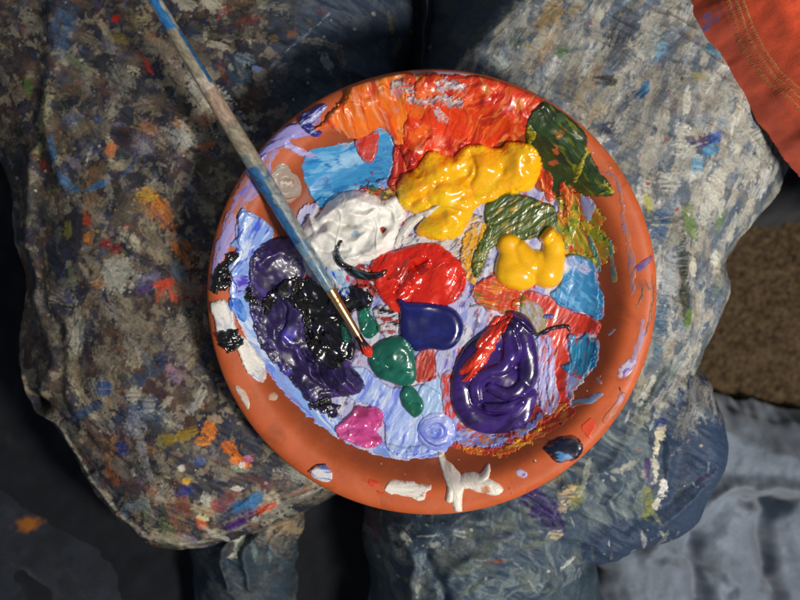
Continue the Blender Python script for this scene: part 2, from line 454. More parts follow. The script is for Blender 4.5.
paint(SM, [(537,338),(550,336),(554,352),(556,380),(560,400),(552,412),(540,412),(538,390)], t=1.8, cols=((166,160,214),), mix=(((200,196,224),.35,2,8),((196,80,70),.18,3,4)), ang=80, ridge=.6, rw=1.6, rag=2, ragw=3, label='lavender brushed edge beside the coiled purple paint')
paint(SM, [(512,302),(528,298),(544,312),(546,330),(534,336),(520,322)], t=1.6, cols=((158,140,108),), mix=(((170,164,196),.3,4,3),((130,130,60),.25,4,3)), ang=-60, ridge=.3, rag=2)
paint(SM, [(456,258),(470,262),(474,290),(462,312),(455,335),(450,312),(440,303),(462,296)], t=1.6, cols=((172,170,212),), mix=(((90,80,160),.3,4,3),((200,198,216),.25,4,3)), ang=80, ridge=.5, rag=2)
paint(SM, [(402,236),(430,232),(456,222),(474,214),(486,226),(478,246),(470,262),(452,256),(430,246),(404,248)], t=2.6, cols=((198,196,200),), mix=(((120,110,120),.18,3,3),((214,160,40),.14,3,3)), ang=30, ridge=.6, rag=3, ragw=4, label='scrambled white paint between the yellow and the red')
paint(SM, [(466,232),(482,222),(496,228),(488,246),(482,262),(476,284),(464,276),(460,256)], t=2.2, cols=((222,160,26),), mix=(((196,190,190),.2,3,3),((120,80,40),.15,3,2)), ang=70, ridge=.5, rag=2.5, ragw=4)
paint(SM, [(473,286),(490,276),(512,283),(526,300),(510,314),(484,308),(474,300)], t=2.4, cols=((204,62,26),), mix=(((224,130,40),.3,4,3),((110,110,40),.22,4,2)), ang=-15, ridge=.6, rag=2, mat=M_SEMI)
paint(SM, [(562,182),(574,190),(590,200),(604,220),(600,232),(618,248),(606,262),(590,270),(568,262),(556,240),(556,212)], t=1.6,
      cols=((172,120,30),), mix=(((188,56,26),.4,5,4),((120,130,36),.38,5,3),((206,170,40),.24,3,5)), ang=-62, ridge=.6, rag=3, ragw=5, mat=M_SEMI, label='ragged yellow green and red scrapes on the right wall')
paint(SM, caps=[[(565,190,3),(572,215,7),(566,245,5)],[(585,225,5),(600,238,5),(612,250,2)],[(574,256,7),(592,262,5)]], t=1.6, cols=((130,140,36),), mix=(((206,164,34),.36,3,4),((60,90,40),.2,3,3)), ang=-70, ridge=.5, rag=2.5, ragw=4, mat=M_SEMI)
paint(SM, apart=True, caps=[[(589,238,2),(596,256,3),(600,272,1.5)],[(610,240,1.5),(613,262,2),(615,280,3.2)]], t=1.2, cols=((52,110,120),), mix=(((110,140,60),.3,3,3),), ang=-75, ridge=.2, rag=1, mat=M_SEMI)
paint(SM, caps=[[(582,198,3),(588,206,6),(588,218,3)]], t=1, cols=((140,150,196),), rag=1.5, ridge=.1)
BLUEMIX = (((96,168,214),.32,6,3),((36,112,176),.24,6,3))
o = paint('blue_paint', [(549,294),(561,283),(562,258),(578,254),(594,264),(597,280),(604,298),(602,319),(584,313),(562,307)], t=2.6, cols=((52,132,186),), mix=BLUEMIX, ang=-35, ridge=.22, rag=1.1, mat=M_SEMI,
      spots=((570,262,11,(150,170,214)),(583,268,8,(170,180,220)),(564,268,6,(214,214,224))), label='flat sky blue patch on the right of the saucer with a lilac top edge', cat='paint')
o = paint('blue_paint', [(567,336),(574,334),(578,339),(586,331),(590,338),(600,341),(598,361),(588,375),(576,377),(561,366),(570,360)], t=2.8, cols=((38,128,172),), mix=(((80,160,196),.3,4,3),((20,90,140),.3,4,3),((190,70,50),.08,4,3)), ang=75, ridge=.6, rag=1.5, mat=M_SEMI,
      label='small ragged turquoise patch below the larger blue one, on red', cat='paint')
paint(SM, caps=[[(572,405,2),(585,401,3.2),(602,395,2.6)]], t=1, cols=((110,150,190),), mix=(((160,90,70),.25,3,3),), ang=15, ridge=.25, rag=1.6, label='short light blue dash on the lower right wall')
paint(SM, apart=True, caps=[[(598,380,2),(601,383,1.6)],[(609,335,1),(615,330,1.3)]], t=.6, cols=((150,140,160),), rag=1)
paint(SM, [(210,303),(229,301),(234,312),(236,330),(250,343),(264,362),(263,382),(252,378),(243,365),(236,350),(220,342),(214,322)], t=2.2, cols=((230,226,218),), mix=(((186,190,206),.22,6,3),), ang=-60, ridge=.25, rag=1.5, mat=M_SEMI, label='cream white streak on the left rim')
paint(SM, [(235,386),(241,388),(248,398),(248,409),(243,404),(238,395)], t=.8, cols=((206,196,182),), ridge=.1, rag=1, label='small white chip on the left rim')
paint(SM, caps=[[(272,397,3.1),(274,398,3)]], t=.8, cols=((196,170,150),), ridge=.05, rag=.6)
paint(SM, [(311,472),(323,466),(332,473),(331,481),(322,482),(313,478)], t=1.6, cols=((212,212,216),), mix=(((70,100,180),.25,3,9),), ang=-20, ridge=.1, rag=.6, mat=M_SEMI, label='white dab with a navy edge on the bottom left rim')
paint(SM, caps=[[(309,472,1.5),(317,466,1.8),(325,465,1.2)]], t=1.9, cols=((26,28,60),), ridge=.05, rag=.4, mat=M_SEMI)
paint(SM, apart=True, caps=[[(371,483,3),(377,485,2.5)],[(378,492,2),(384,494,1.5)],[(418,500,2),(426,494,2.5)]], t=.7, cols=((206,54,26),), ridge=.2, rag=1.5)
paint(SM, [(384,489),(392,481),(410,483),(431,486),(426,494),(422,501),(412,498),(400,496),(388,494)], t=1.6, cols=((230,225,216),), mix=(((200,150,124),.12,6,3),), ang=-5, ridge=.35, rag=1.4, mat=M_SEMI, label='white smear with red specks on the bottom rim')
paint(SM, caps=[[(622,375,4.5),(627,369,6),(633,363,4.5)]], t=1.2, cols=((196,184,206),), mix=(((110,84,170),.3,3,3),), ang=50, ridge=.2, rag=1.2, label='lilac dab on the right rim')
paint(SM, caps=[[(520,473,3.6),(524,475,3.6)]], t=1, cols=((186,172,200),), mix=(((120,90,170),.3,3,3),), ridge=.1, rag=.8, label='tiny lilac dot on the bottom rim')
paint(SM, [(583,424),(592,419),(596,424),(592,434),(588,438),(583,432)], t=.6, cols=((214,66,34),), ridge=.2, rag=1.5, label='red smear on the lower right rim')
paint(SM, caps=[[(639,269,4),(645,264,4),(651,258,2.5)]], t=.8, cols=((104,74,130),), ridge=.2, rag=1)
paint(SM, apart=True, caps=[[(622,216,2),(630,250,3.5),(633,275,3.5),(632,296,1)],[(603,174,1.2),(614,176,1.6),(621,190,1.6),(623,212,2)]], t=.45, cols=((120,96,116),), mix=(((170,96,66),.45,3,5),), ang=-85, ridge=.1, rag=1.8, label='faint purple grey streak on the right wall')
paint(SM, apart=True, caps=[[(640,283,1),(644,290,1.2),(640,300,1),(636,308,.8)],[(652,276,1.2),(653,300,1.6),(649,325,1.8),(645,336,1)],[(646,280,1),(650,290,1.2)]], t=.45, cols=((96,84,74),), mix=(((150,84,60),.35,3,4),), ridge=.05, rag=1.4, label='thin dark scribbles on the right rim')
paint(SM, apart=True, caps=[[(620,388,.7),(624,398,.6)],[(534,462,1),(535,462,1)],[(560,425,.9),(562,424,.8)]], t=.3, cols=((60,40,34),), rag=.8)
# random pinhead spatter on clay
rs = random.Random(4)
sp = []
for i in range(46):
    a = rs.uniform(-1.9, .9); r = rs.uniform(168, 221)
    px, py = 432 + r * math.cos(a), 291 - r * math.sin(a) * .985
    sp.append([(px, py, rs.uniform(.5, 1.1)), (px + rs.uniform(-.6, .6), py + .4, .5)])
for i_, q_ in enumerate(sp):
    paint('paint_spatter', caps=[q_], t=.35, cols=((206,190,180) if i_ < 23 else (92,60,70),), rag=.5)

paint(SM, caps=[[(216,262,4),(213,276,4),(212,290,2)]], t=.5, cols=((150,140,196),), mix=(((186,110,76),.3,5,4),), ang=85, ridge=.06, rag=2.4, ragw=8, label='thin lilac film on the left rim above the cream streak')
paint(SM, caps=[[(643,320,2.5),(640,345,4),(632,362,2)]], t=.4, cols=((160,140,176),), mix=(((196,112,74),.5,4,5),), ang=80, ridge=.05, rag=2.6, ragw=8, label='faint lilac film on the right rim')
paint(SM, [(225,225),(232,214),(238,222),(232,246),(222,262),(216,258)], t=.5, cols=((160,150,206),), mix=(((188,104,66),.4,6,5),), ang=62, ridge=.05, rag=2.4, label='streaky lilac film on the left rim')
paint(SM, [(470,71),(500,76),(518,84),(508,86),(486,80)], t=.4, cols=((150,120,150),), mix=(((190,100,62),.5,5,5),), ang=-15, ridge=.05, rag=2)
paint(SM, [(612,408),(622,392),(628,396),(618,412),(606,424),(602,420)], t=.4, cols=((176,92,56),), mix=(((150,130,170),.25,4,5),), ang=50, ridge=.05, rag=2.2)
# ---- upper left
paint(SM, caps=[[(281,172,9),(286,186,15),(288,193,11)]], t=1.0, cols=((158,142,130),), mix=(((196,190,182),.3,3,7),((160,100,70),.18,4,4)), swirl=(286,184), ridge=.5, rw=2, rag=1.2, mat=M_SEMI, label='grey half dried dab on the upper left wall')
paint('blue_paint', [(301,163),(310,150),(330,146),(352,141),(370,132),(382,128),(396,146),(395,160),(388,180),(372,190),(361,189),(346,195),(325,208),(313,200),(306,186),(302,172)],
      t=2.2, cols=((54,146,204),), mix=(((118,178,218),.28,8,4),((34,118,184),.22,5,3)), ang=12, ridge=.22, rag=1.1, mat=M_SEMI,
      spots=((348,160,11,(134,184,220)),(360,158,8,(140,188,222)),(335,166,6,(120,178,216))), label='flat sky blue patch in the upper left of the saucer below the orange', cat='paint')  # pale spots paint the highlight streak into the blue
paint(SM, [(240,160),(259,150),(275,134),(289,124),(304,125),(320,132),(318,137),(305,137),(290,140),(302,148),(317,156),(311,158),(300,156),(284,148),(268,153),(258,170),(250,178),(246,170)], t=2.0, cols=((158,150,214),),
      mix=(((56,44,120),.2,2.5,10),((186,182,226),.3,5,5)), ang=25, ridge=.35, rag=1.2, mat=M_SEMI, label='lavender stroke with navy streaks on the upper left rim')
paint(SM, caps=[[(303,124,3),(309,118,6),(316,112,5),(324,106,2.5)],[(303,122,4),(304,112,2)],[(305,126,4),(314,132,4),(319,133,2)]], t=4.5, cols=((44,40,130),), mix=(((178,182,220),.3,2.5,5),), ang=40, ridge=.6, rag=1.2, mat=M_SEMI, label='raised navy and white flick on the upper left rim')
# ---- orange and red-orange masses
paint('orange_paint', [(316,129),(324,121),(334,108),(342,100),(347,88),(358,80),(366,69),(376,73),(385,66),(394,73),(402,68),(414,74),(432,72),(444,92),(440,125),(432,150),(420,160),(410,172),(404,158),(397,147),(386,131),(374,130),(366,138),(352,140),(340,132),(328,128)],
      t=6.0, edge=5, cols=((236,112,22),), mix=(((240,132,40),.36,6,5),((226,70,24),.3,6,5),((228,150,110),.12,5,5)), ang=-72, ridge=.75, rw=4.5, lump=3.6, lw=9, rag=2.2, mat=M_SEMI, level=3, dome=2,
      spots=((420,110,12,(214,84,50)),(398,92,6,(210,130,130)),(395,110,5,(226,130,110))), label='thick ridged orange paint at the top left of the saucer rim', cat='paint')
paint('red_paint', [(404,160),(404,130),(414,104),(418,80),(438,74),(460,76),(480,73),(498,78),(514,83),(530,91),(546,102),(540,114),(530,122),(525,134),(508,140),(483,149),(460,158),(444,162),(428,172),(412,172)],
      t=4.2, edge=12, cols=((224,58,20),), mix=(((232,98,38),.3,5,4),((190,34,16),.3,7,3),((226,130,70),.1,4,3)), ang=60, ridge=.55, rw=4, lump=3.2, lw=9, rag=2.8, mat=M_SEMI, level=3, warp=8,
      spots=((414,104,16,(236,104,26)),(420,134,12,(234,98,30)),(440,92,8,(232,100,34)),(520,104,7,(226,120,50)),(485,90,5,(222,120,60)),(420,150,7,(216,120,90)),(440,142,8,(220,110,80)),(412,164,5,(186,40,24))), label='thick ridged red orange paint along the top rim of the saucer', cat='paint')
paint(SM, apart=True, caps=[[(392,90,4),(400,84,6),(410,90,4)],[(408,98,3),(425,103,4),(438,100,3)],[(440,88,5),(448,84,6),(462,88,4)],[(436,112,4),(446,122,3)],[(444,100,5),(458,104,4)],[(430,160,4),(444,164,4),(452,156,2)]], t=2.0, cols=((184,166,172),), mix=(((216,90,50),.36,3,3),((216,210,212),.28,3,2),((96,80,110),.12,3,3)), ang=30, ridge=.5, rw=2, rag=3.4, ragw=3, mat=M_SEMI, label='greyish crust on the red orange paint')
paint(SM, [(394,150),(402,146),(418,158),(416,170),(406,180),(398,192),(388,186),(392,172)], t=3, cols=((186,34,24),), mix=(((226,104,40),.22,4,5),), ang=70, ridge=.7, rag=1.6, mat=M_SEMI)
paint(SM, [(361,189),(372,186),(382,190),(394,186),(400,192),(398,200),(384,201),(370,194)], t=2.2, cols=((70,84,36),), mix=(((190,44,26),.35,3,2),((214,150,40),.28,3,3)), ang=0, ridge=.5, rag=2.4, ragw=3, mat=M_SEMI)
paint('red_paint', [(354,142),(364,136),(377,132),(379,142),(376,156),(370,164),(362,160),(357,150)], t=2.6, cols=((184,40,28),), mix=(((200,60,40),.3,6,3),), ang=70, ridge=.15, rag=.9, mat=M_SEMI, label='small brick red blot overlapping the upper left blue patch', cat='paint')
paint(SM, apart=True, caps=[[(372,173,1.6),(373,174,1.6)],[(366,180,1),(368,181,1)],[(378,182,1.2),(381,180,1)],[(356,184,1),(357,184,1)]], t=1.2, cols=((150,40,40),), rag=.8, mat=M_SEMI)
# ---- greens
paint('green_paint', [(530,114),(538,106),(546,102),(564,112),(584,132),(588,150),(600,171),(614,193),(598,196),(582,195),(572,186),(562,190),(558,199),(550,186),(546,172),(540,159),(528,143),(526,128)],
      t=3.2, cols=((44,68,30),), mix=(((32,50,26),.4,7,3),((104,110,30),.06,3,6),), ang=-50, ridge=.35, lump=2.0, lw=10, rag=1.8, mat=M_SEMI,
      spots=((559,132,5,(150,100,44)),(556,150,3.5,(190,96,52)),(553,162,3,(190,90,60)),(577,170,4,(130,140,30)),(588,150,4,(176,160,40)),(562,117,5,(60,84,50))), label='dark green paint on the upper right rim of the saucer', cat='paint')
paint(SM, apart=True, caps=[[(587,152,1.6),(580,166,2.6),(575,182,1.4)],[(529,128,2.5),(532,136,3),(528,144,2)],[(604,184,1.5),(612,191,2),(600,194,1.5)]], t=2.0, cols=((170,160,40),), mix=(((80,96,30),.3,2,3),), ridge=.2, rag=1.2, mat=M_SEMI)
paint(SM, apart=True, caps=[[(540,166,4),(546,182,6),(550,198,4)],[(562,184,3),(568,200,5),(566,216,3)]], t=2.6, cols=((212,70,30),), mix=(((228,130,50),.36,3,5),((150,50,30),.2,3,3)), ang=-75, ridge=.7, rw=2, rag=2, mat=M_SEMI)
paint('green_paint', [(484,212),(490,200),(505,194),(524,194),(540,202),(554,206),(557,222),(546,234),(528,240),(510,240),(494,246),(486,262),(476,278),(472,258),(480,240),(486,228)],
      t=3.2, cols=((74,92,30),), mix=(((112,122,60),.3,7,4),((52,70,24),.32,6,3),((190,150,30),.07,3,5)), ang=35, ridge=.5, lump=.8, rag=1.5, mat=M_SEMI,
      spots=((513,210,5,(190,150,30)),(508,200,5,(50,66,24))), label='olive green paint between the two yellow dollops', cat='paint')
# ---- left violet, black, blues
paint(SM, [(237,219),(244,208),(250,216),(264,220),(273,234),(262,248),(252,262),(246,276),(232,276),(228,262),(236,250),(229,244),(238,236)], t=3.0, cols=((132,164,226),), mix=(((196,210,236),.34,4,5),((70,94,210),.2,3,5)), ang=65, ridge=.7, rag=1.6, mat=M_SEMI, label='light blue and white paint on the left wall')
paint(SM, caps=[[(238,279,4),(243,284,6),(240,292,4)]], t=2, cols=((84,64,186),), mix=(((150,160,230),.28,3,3),), ridge=.5, rag=2.2, mat=M_SEMI)
paint(SM, [(228,300),(240,300),(246,316),(244,322),(234,316)], t=1.6, cols=((44,106,206),), mix=(((110,160,226),.3,4,5),), ang=-65, ridge=.3, rag=1, mat=M_SEMI)
paint('violet_paint', [(250,262),(258,248),(272,238),(292,239),(301,256),(304,274),(300,290),(308,310),(310,335),(326,342),(342,356),(358,372),(364,388),(350,396),(332,398),(314,404),(298,390),(286,375),(268,355),(256,335),(250,305)],
      t=7, edge=10, cols=((40,28,78),), mix=(((32,22,62),.35,10,3),((70,54,128),.14,7,4)), ang=-55, ridge=.2, rw=7, lump=1.8, lw=17, rag=1.6, mat=M_SEMI, level=9, dome=2,
      spots=((291,333,10,(66,54,160)),(286,262,6,(58,44,92)),(288,372,6,(64,60,150)),(258,318,5,(56,50,120))), bumps=((278,264,22,7),(292,330,22,7),(345,378,14,6),(305,386,14,5),(320,366,8,-5),(270,300,9,-4),(330,352,8,-3),(268,345,10,3)), folds=(([(262,264),(278,249),(296,256)],5,3.5),([(260,298),(268,322),(288,346)],5,4),([(298,350),(316,376),(338,384)],5,4),([(332,356),(346,370),(357,387)],5,3.5),([(306,352),(324,380),(334,390)],3,-3.5),([(276,290),(284,312),(280,336)],3,-3)), label='wide matte dark violet mass on the left of the saucer', cat='paint')
paint('black_paint', [(263,300),(272,290),(284,280),(298,276),(312,280),(326,286),(338,290),(352,285),(364,284),(373,295),(368,309),(352,314),(346,328),(356,350),(350,360),(330,366),(316,358),(306,340),(304,318),(296,306),(284,300),(276,306),(268,314)],
      t=4.5, edge=4, cols=((9,9,11),), mix=(((40,30,70),.08,4,3),), ang=-50, ridge=.4, rw=3.6, lump=4.5, lw=9.5, rag=3.2, mat=M_WET, level=3, label='lumpy glossy black paint under the brush ferrule', cat='paint')
paint('black_paint', [(308,407),(318,400),(329,396),(336,404),(341,406),(334,417),(324,414)], t=2.6, cols=((9,9,12),), mix=(((44,34,74),.15,4,3),), ridge=.6, lump=1.5, lw=6, rag=2.2, mat=M_WET, label='small black patch at the lower tip of the dark violet', cat='paint')
paint('black_paint', [(214,268),(222,262),(228,254),(236,252),(238,258),(230,264),(229,272),(230,282),(224,292),(219,288),(216,296),(210,290),(212,278)], t=3.2, cols=((9,9,11),), ridge=.7, lump=2, lw=5, rag=2.6, ragw=4, mat=M_WET, label='ragged black blot higher on the left rim of the saucer', cat='paint')
paint('black_paint', [(217,334),(226,331),(234,329),(243,338),(242,346),(234,350),(228,352),(220,346)], t=3.2, cols=((10,9,12),), ridge=.9, lump=2, lw=5, rag=2.4, ragw=4, mat=M_WET, label='small round black blot on the cream streak of the left rim', cat='paint')
paint(SM, caps=[[(247,292,4),(250,298,5),(256,302,3)]], t=2, cols=((10,10,12),), rag=2.5, ragw=4, lump=1, lw=5, mat=M_WET)
paint(SM, [(372,308),(386,304),(400,310),(403,320),(396,334),(386,338),(378,330),(376,318)], t=2.6, cols=((196,194,204),), mix=(((14,12,16),.28,3,3),((150,44,34),.3,4,2)), ang=20, ridge=.5, rag=2, mat=M_SEMI, label='white scraped with black and red beside the ferrule')
paint(SM, [(328,258),(336,262),(342,272),(350,290),(344,296),(334,284),(326,270)], t=2.4, cols=((150,184,214),), mix=(((30,70,200),.3,3,3),((206,200,190),.3,3,3)), ang=-50, ridge=.5, rag=1.5, mat=M_SEMI)
paint(SM, [(350,270),(366,266),(376,280),(380,296),(368,292),(356,282)], t=2.2, cols=((170,36,26),), mix=(((40,20,24),.25,4,3),((196,190,200),.2,3,2)), ang=-40, ridge=.5, rag=2, mat=M_SEMI)
# ---- white dollop
paint('white_paint', [(301,230),(306,222),(309,214),(315,217),(324,208),(332,199),(346,192),(364,192),(382,199),(396,196),(402,206),(406,218),(398,228),(400,240),(388,252),(374,260),(358,264),(344,268),(328,268),(314,256),(306,244)],
      t=8, edge=9, cols=((241,238,231),), mix=(((224,220,213),.25,9,3),), ang=35, ridge=.2, rw=7, lump=3.6, lw=15, rag=1.3, ragw=9, mat=M_SEMI, level=11, dome=3,
      spots=((355,233,4,(176,200,212)),(383,229,3,(150,70,50))), bumps=((352,204,16,7),(330,232,12,6),(376,242,12,5),(388,214,9,-3),(343,226,6,-5),(362,224,10,5),(313,221,6,6),(350,254,10,4),(383,229,5,-5),(336,206,8,3)), folds=(([(322,214),(340,206),(358,214),(372,212)],3.5,4),([(310,242),(330,232),(346,241),(364,236)],4,4.5),([(366,252),(384,240),(398,224)],4,4),([(348,260),(368,254),(384,247)],3,3),([(342,197),(364,199),(386,207)],5,3),([(328,222),(350,222),(370,229)],3,-3.5),([(388,206),(394,216),(398,228)],3,3),([(318,250),(334,252),(350,248)],2.5,-2.5)), label='lumpy white paint dollop left of the big yellow dollop', cat='paint')
# ---- red dollop
paint('red_paint', [(371,272),(372,262),(384,253),(400,248),(416,244),(430,243),(443,247),(456,258),(466,273),(465,288),(455,301),(440,306),(420,312),(404,314),(388,306),(377,290)],
      t=6.5, edge=7, cols=((212,32,14),), mix=(((228,46,22),.35,8,3),((150,20,12),.08,4,6)), ang=55, ridge=.32, rw=3.6, lump=1.8, lw=11, rag=1.3, mat=M_WET, level=4,
      spots=((404,272,14,(176,30,18)),(422,268,8,(150,20,16))), bumps=((444,272,18,5),(396,266,10,3),(416,270,5,-5),(409,285,5,-4),(398,292,10,3),(425,290,6,-2)), folds=(([(392,280),(406,262),(420,254)],3,2.5),([(402,296),(414,278),(426,262)],3,3),([(398,290),(410,270),(424,258)],1.6,-2.5)), label='bright red wet paint dollop at the centre of the saucer', cat='paint')
# ---- yellow big
paint('yellow_paint', [(398,184),(404,174),(416,168),(424,156),(434,151),(450,158),(458,153),(465,147),(480,144),(490,148),(500,148),(508,142),(526,143),(537,152),(541,168),(535,186),(520,193),(504,194),(490,202),(476,208),(469,220),(460,235),(446,240),(428,238),(415,231),(424,216),(414,214),(402,206),(397,194)],
      t=10, edge=9, cols=((255,184,6),), mix=(((255,198,14),.4,12,3),((250,168,4),.2,8,3)), ang=35, ridge=.22, rw=6, lump=2.6, lw=17, rag=1.3, ragw=8, mat=M_WET, level=11, dome=4, bumps=((438,178,22,7),(418,192,14,4),(466,174,9,-4),(482,166,14,6),(518,166,18,8),(455,216,15,6),(438,230,10,4),(501,172,7,-3),(430,203,7,-4),(470,200,8,2),(452,160,8,3)), folds=(([(408,192),(424,176),(444,166)],7,2.5),([(420,210),(440,198),(462,190)],7,3),([(500,186),(520,180),(534,168)],6,2),([(410,204),(430,188),(448,182)],3,-2.2),([(470,152),(476,170),(470,186),(474,200)],3.5,-3)), label='large golden yellow paint dollop above the centre of the saucer', cat='paint')
paint(SM, caps=[[(396,246,3),(402,236,5),(412,222,5),(424,214,4),(437,206,1.5)]], t=4.5, cols=((216,212,206),), ang=45, ridge=.5, rw=1.8, rag=.8, mat=M_SEMI, label='white flick dragged over the yellow')
paint('yellow_paint', caps=[[(509,246,13),(512,254,14),(512,270,18)],[(514,272,17),(523,275,16)],[(519,249,10),(525,258,13),(531,264,14)],[(536,262,13),(545,270,18)],[(552,240,10),(553,246,11),(552,258,13),(547,272,17)],[(545,238,6),(550,232,6)]], t=13, cols=((254,184,6),), mix=(((255,194,12),.3,14,2),), ridge=.02, rw=6, lump=.6, lw=24, rag=.5, ragw=12, mat=M_WET, level=8, soft=2, stack=.12, label='smooth glossy golden yellow dollop with rounded lobes right of centre', cat='paint')
# ---- navy
paint('navy_paint', [(397,300),(400,297),(407,301),(424,301),(440,304),(454,309),(462,320),(463,332),(457,344),(446,350),(430,349),(416,351),(408,344),(400,337),(399,320),(400,308)],
      t=7.5, edge=10, cols=((18,22,92),), mix=(((24,32,112),.3,14,2),), ridge=.02, lump=.5, lw=26, rag=.5, ragw=12, mat=M_WET, level=14, label='smooth glossy navy blue dollop below the red', cat='paint')
# ---- teal
paint('green_paint', [(358,311),(364,306),(371,306),(371,315),(380,326),(377,335),(368,339),(361,332),(358,321)], t=3.5, cols=((18,96,78),), mix=(((30,120,98),.3,5,3),), ang=60, ridge=.4, lump=1.8, lw=7, rag=1.1, mat=M_WET, label='small teal dab right of the brush ferrule', cat='paint')
paint('green_paint', [(340,321),(345,322),(348,330),(352,338),(346,342),(341,335)], t=3.2, cols=((16,84,70),), ridge=.3, lump=1, lw=7, rag=.8, mat=M_WET, label='thin teal sliver left of the brush ferrule on black', cat='paint')
paint('green_paint', [(371,350),(380,340),(392,336),(403,337),(412,347),(415,360),(417,374),(411,385),(398,385),(384,380),(375,374),(368,362)], t=6, edge=8, cols=((20,98,82),), mix=(((34,118,100),.3,9,3),((14,80,66),.25,7,3)), ang=50, ridge=.12, lump=1.2, lw=11, rag=.8, ragw=9, mat=M_WET, level=4, bumps=((395,352,14,4),(386,364,5,-3),(406,371,8,3),(376,358,5,-2)), label='teal green dollop at the brush tip', cat='paint')
paint('green_paint', [(400,393),(405,386),(412,386),(419,393),(424,403),(422,412),(414,417),(406,410),(401,402)], t=4.5, edge=6, cols=((18,94,76),), mix=(((32,112,96),.3,7,3),), ridge=.15, lump=1.6, lw=8, rag=.7, mat=M_WET, level=3, label='small teal drop below the larger teal dollop', cat='paint')
# ---- pink
paint('pink_paint', [(335,428),(342,420),(350,414),(356,405),(366,407),(376,405),(383,414),(382,424),(378,431),(382,441),(372,449),(358,445),(346,440),(338,436)], t=5, edge=5, cols=((204,74,146),), mix=(((222,100,168),.28,6,3),((176,50,110),.2,6,3)), ang=20, ridge=.25, lump=2.8, lw=8, rag=1.4, mat=M_WET, level=3,
      spots=((362,411,10,(160,52,104)),), label='pink magenta dollop near the lower left of the saucer', cat='paint')
# ---- periwinkle swirl
paint('blue_paint', caps=[[(436,430,20),(438,431,20)]], t=4.0, cols=((126,144,222),), mix=(((176,186,234),.35,4,9),((84,100,206),.25,3,9)), swirl=(436,430), ridge=.8, rw=4, rag=1.2, mat=M_SEMI, level=3, label='round periwinkle swirl near the bottom of the saucer', cat='paint')
# ---- purple coil
paint('purple_paint', caps=[[(488,372,26),(500,392,28)],[(512,324,8),(494,338,12),(474,354,13),(463,376,12),(463,400,12),(474,417,13),(496,422,12),(518,413,12),(527,396,11)],
      [(516,322,9),(524,342,11),(528,362,11),(525,382,11),(508,392,10),(490,386,9)],
      [(508,330,10),(512,350,11),(503,366,10),(484,372,9),(474,384,9),(476,398,8)],[(488,405,8),(506,405,9),(520,398,8)],[(532,331,4),(522,320,6),(512,315,5)]],
      t=9.5, cols=((50,26,98),), mix=(((60,34,116),.3,14,3),((36,18,72),.2,10,3)), ang=40, ridge=.03, rw=3, lump=.7, lw=14, rag=.6, ragw=14, mat=M_WET, level=8, stack=.55, label='coiled glossy purple dollop at the lower right of the saucer', cat='paint')
paint('red_paint', caps=[[(509,314,3),(500,326,5),(488,342,6),(474,358,5),(461,370,3)],[(498,318,3),(486,334,4),(478,344,3)],[(492,346,3),(480,362,4),(466,376,3),(463,379,1.5)]], t=3.2, cols=((214,44,20),), mix=(((150,30,30),.12,3,8),((232,80,40),.25,3,6)), ang=50, ridge=.5, rw=1.8, rag=1.3, mat=M_WET, label='twin red streaks dragged over the coiled purple paint', cat='paint')
# ---- black crescent etc
paint('black_paint', caps=[[(342,240,1.2),(337,250,2.2),(341,262,4),(353,271,4.6),(368,276,4.2),(380,274,3),(386,270,1.2)]], t=5, cols=((10,10,13),), mix=(((40,90,110),.1,2,8),), ang=-30, ridge=.4, rw=1.6, rag=.7, mat=M_WET, label='thin curved black stroke below the white dollop', cat='paint')
paint(SM, caps=[[(536,336,1),(545,331,2.4),(556,327,2.2),(566,326,2),(570,331,1)],[(532,330,1.5),(538,336,1.5)]], t=2.2, cols=((20,16,40),), ridge=.2, rag=1, mat=M_WET, label='fine dark stroke right of the coiled purple paint')
paint(SM, caps=[[(545,316,2),(550,316,3)]], t=1.4, cols=((60,80,150),), rag=1, mat=M_SEMI)
paint(SM, caps=[[(470,306,1.2),(484,305,1.6),(496,308,1)]], t=2, cols=((150,140,100),), rag=1, mat=M_SEMI)
# ---- rim blobs
paint('navy_paint', [(543,449),(549,443),(556,439),(570,435),(580,440),(583,450),(578,458),(569,462),(556,462),(549,455)], t=2.6, edge=5, cols=((12,14,34),), mix=(((20,26,60),.2,6,3),), ridge=.25, lump=.8, rag=1.1, mat=M_SEMI,
      spots=((562,457,6.5,(70,126,176)),(568,456,4,(96,140,190))), label='navy blot with a light blue edge on the lower right rim', cat='paint')
paint('white_paint', caps=[[(441,454,3.5),(444,464,4.5),(450,474,7),(455,484,8.5),(456,496,7),(458,508,4.5),(461,513,1.5)],[(456,486,5),(470,482,7),(484,486,8),(496,490,6),(502,491,1.5)],[(480,481,4),(487,474,3),(489,466,1.2)],[(451,490,4),(449,500,3.5)]],
      t=4.2, cols=((230,223,210),), mix=(((196,180,160),.22,6,4),), ang=-60, ridge=.45, rw=2.6, rag=.8, mat=M_SEMI, spots=((486,489,5,(198,140,110)),), label='white splash running over the bottom rim of the saucer', cat='paint')

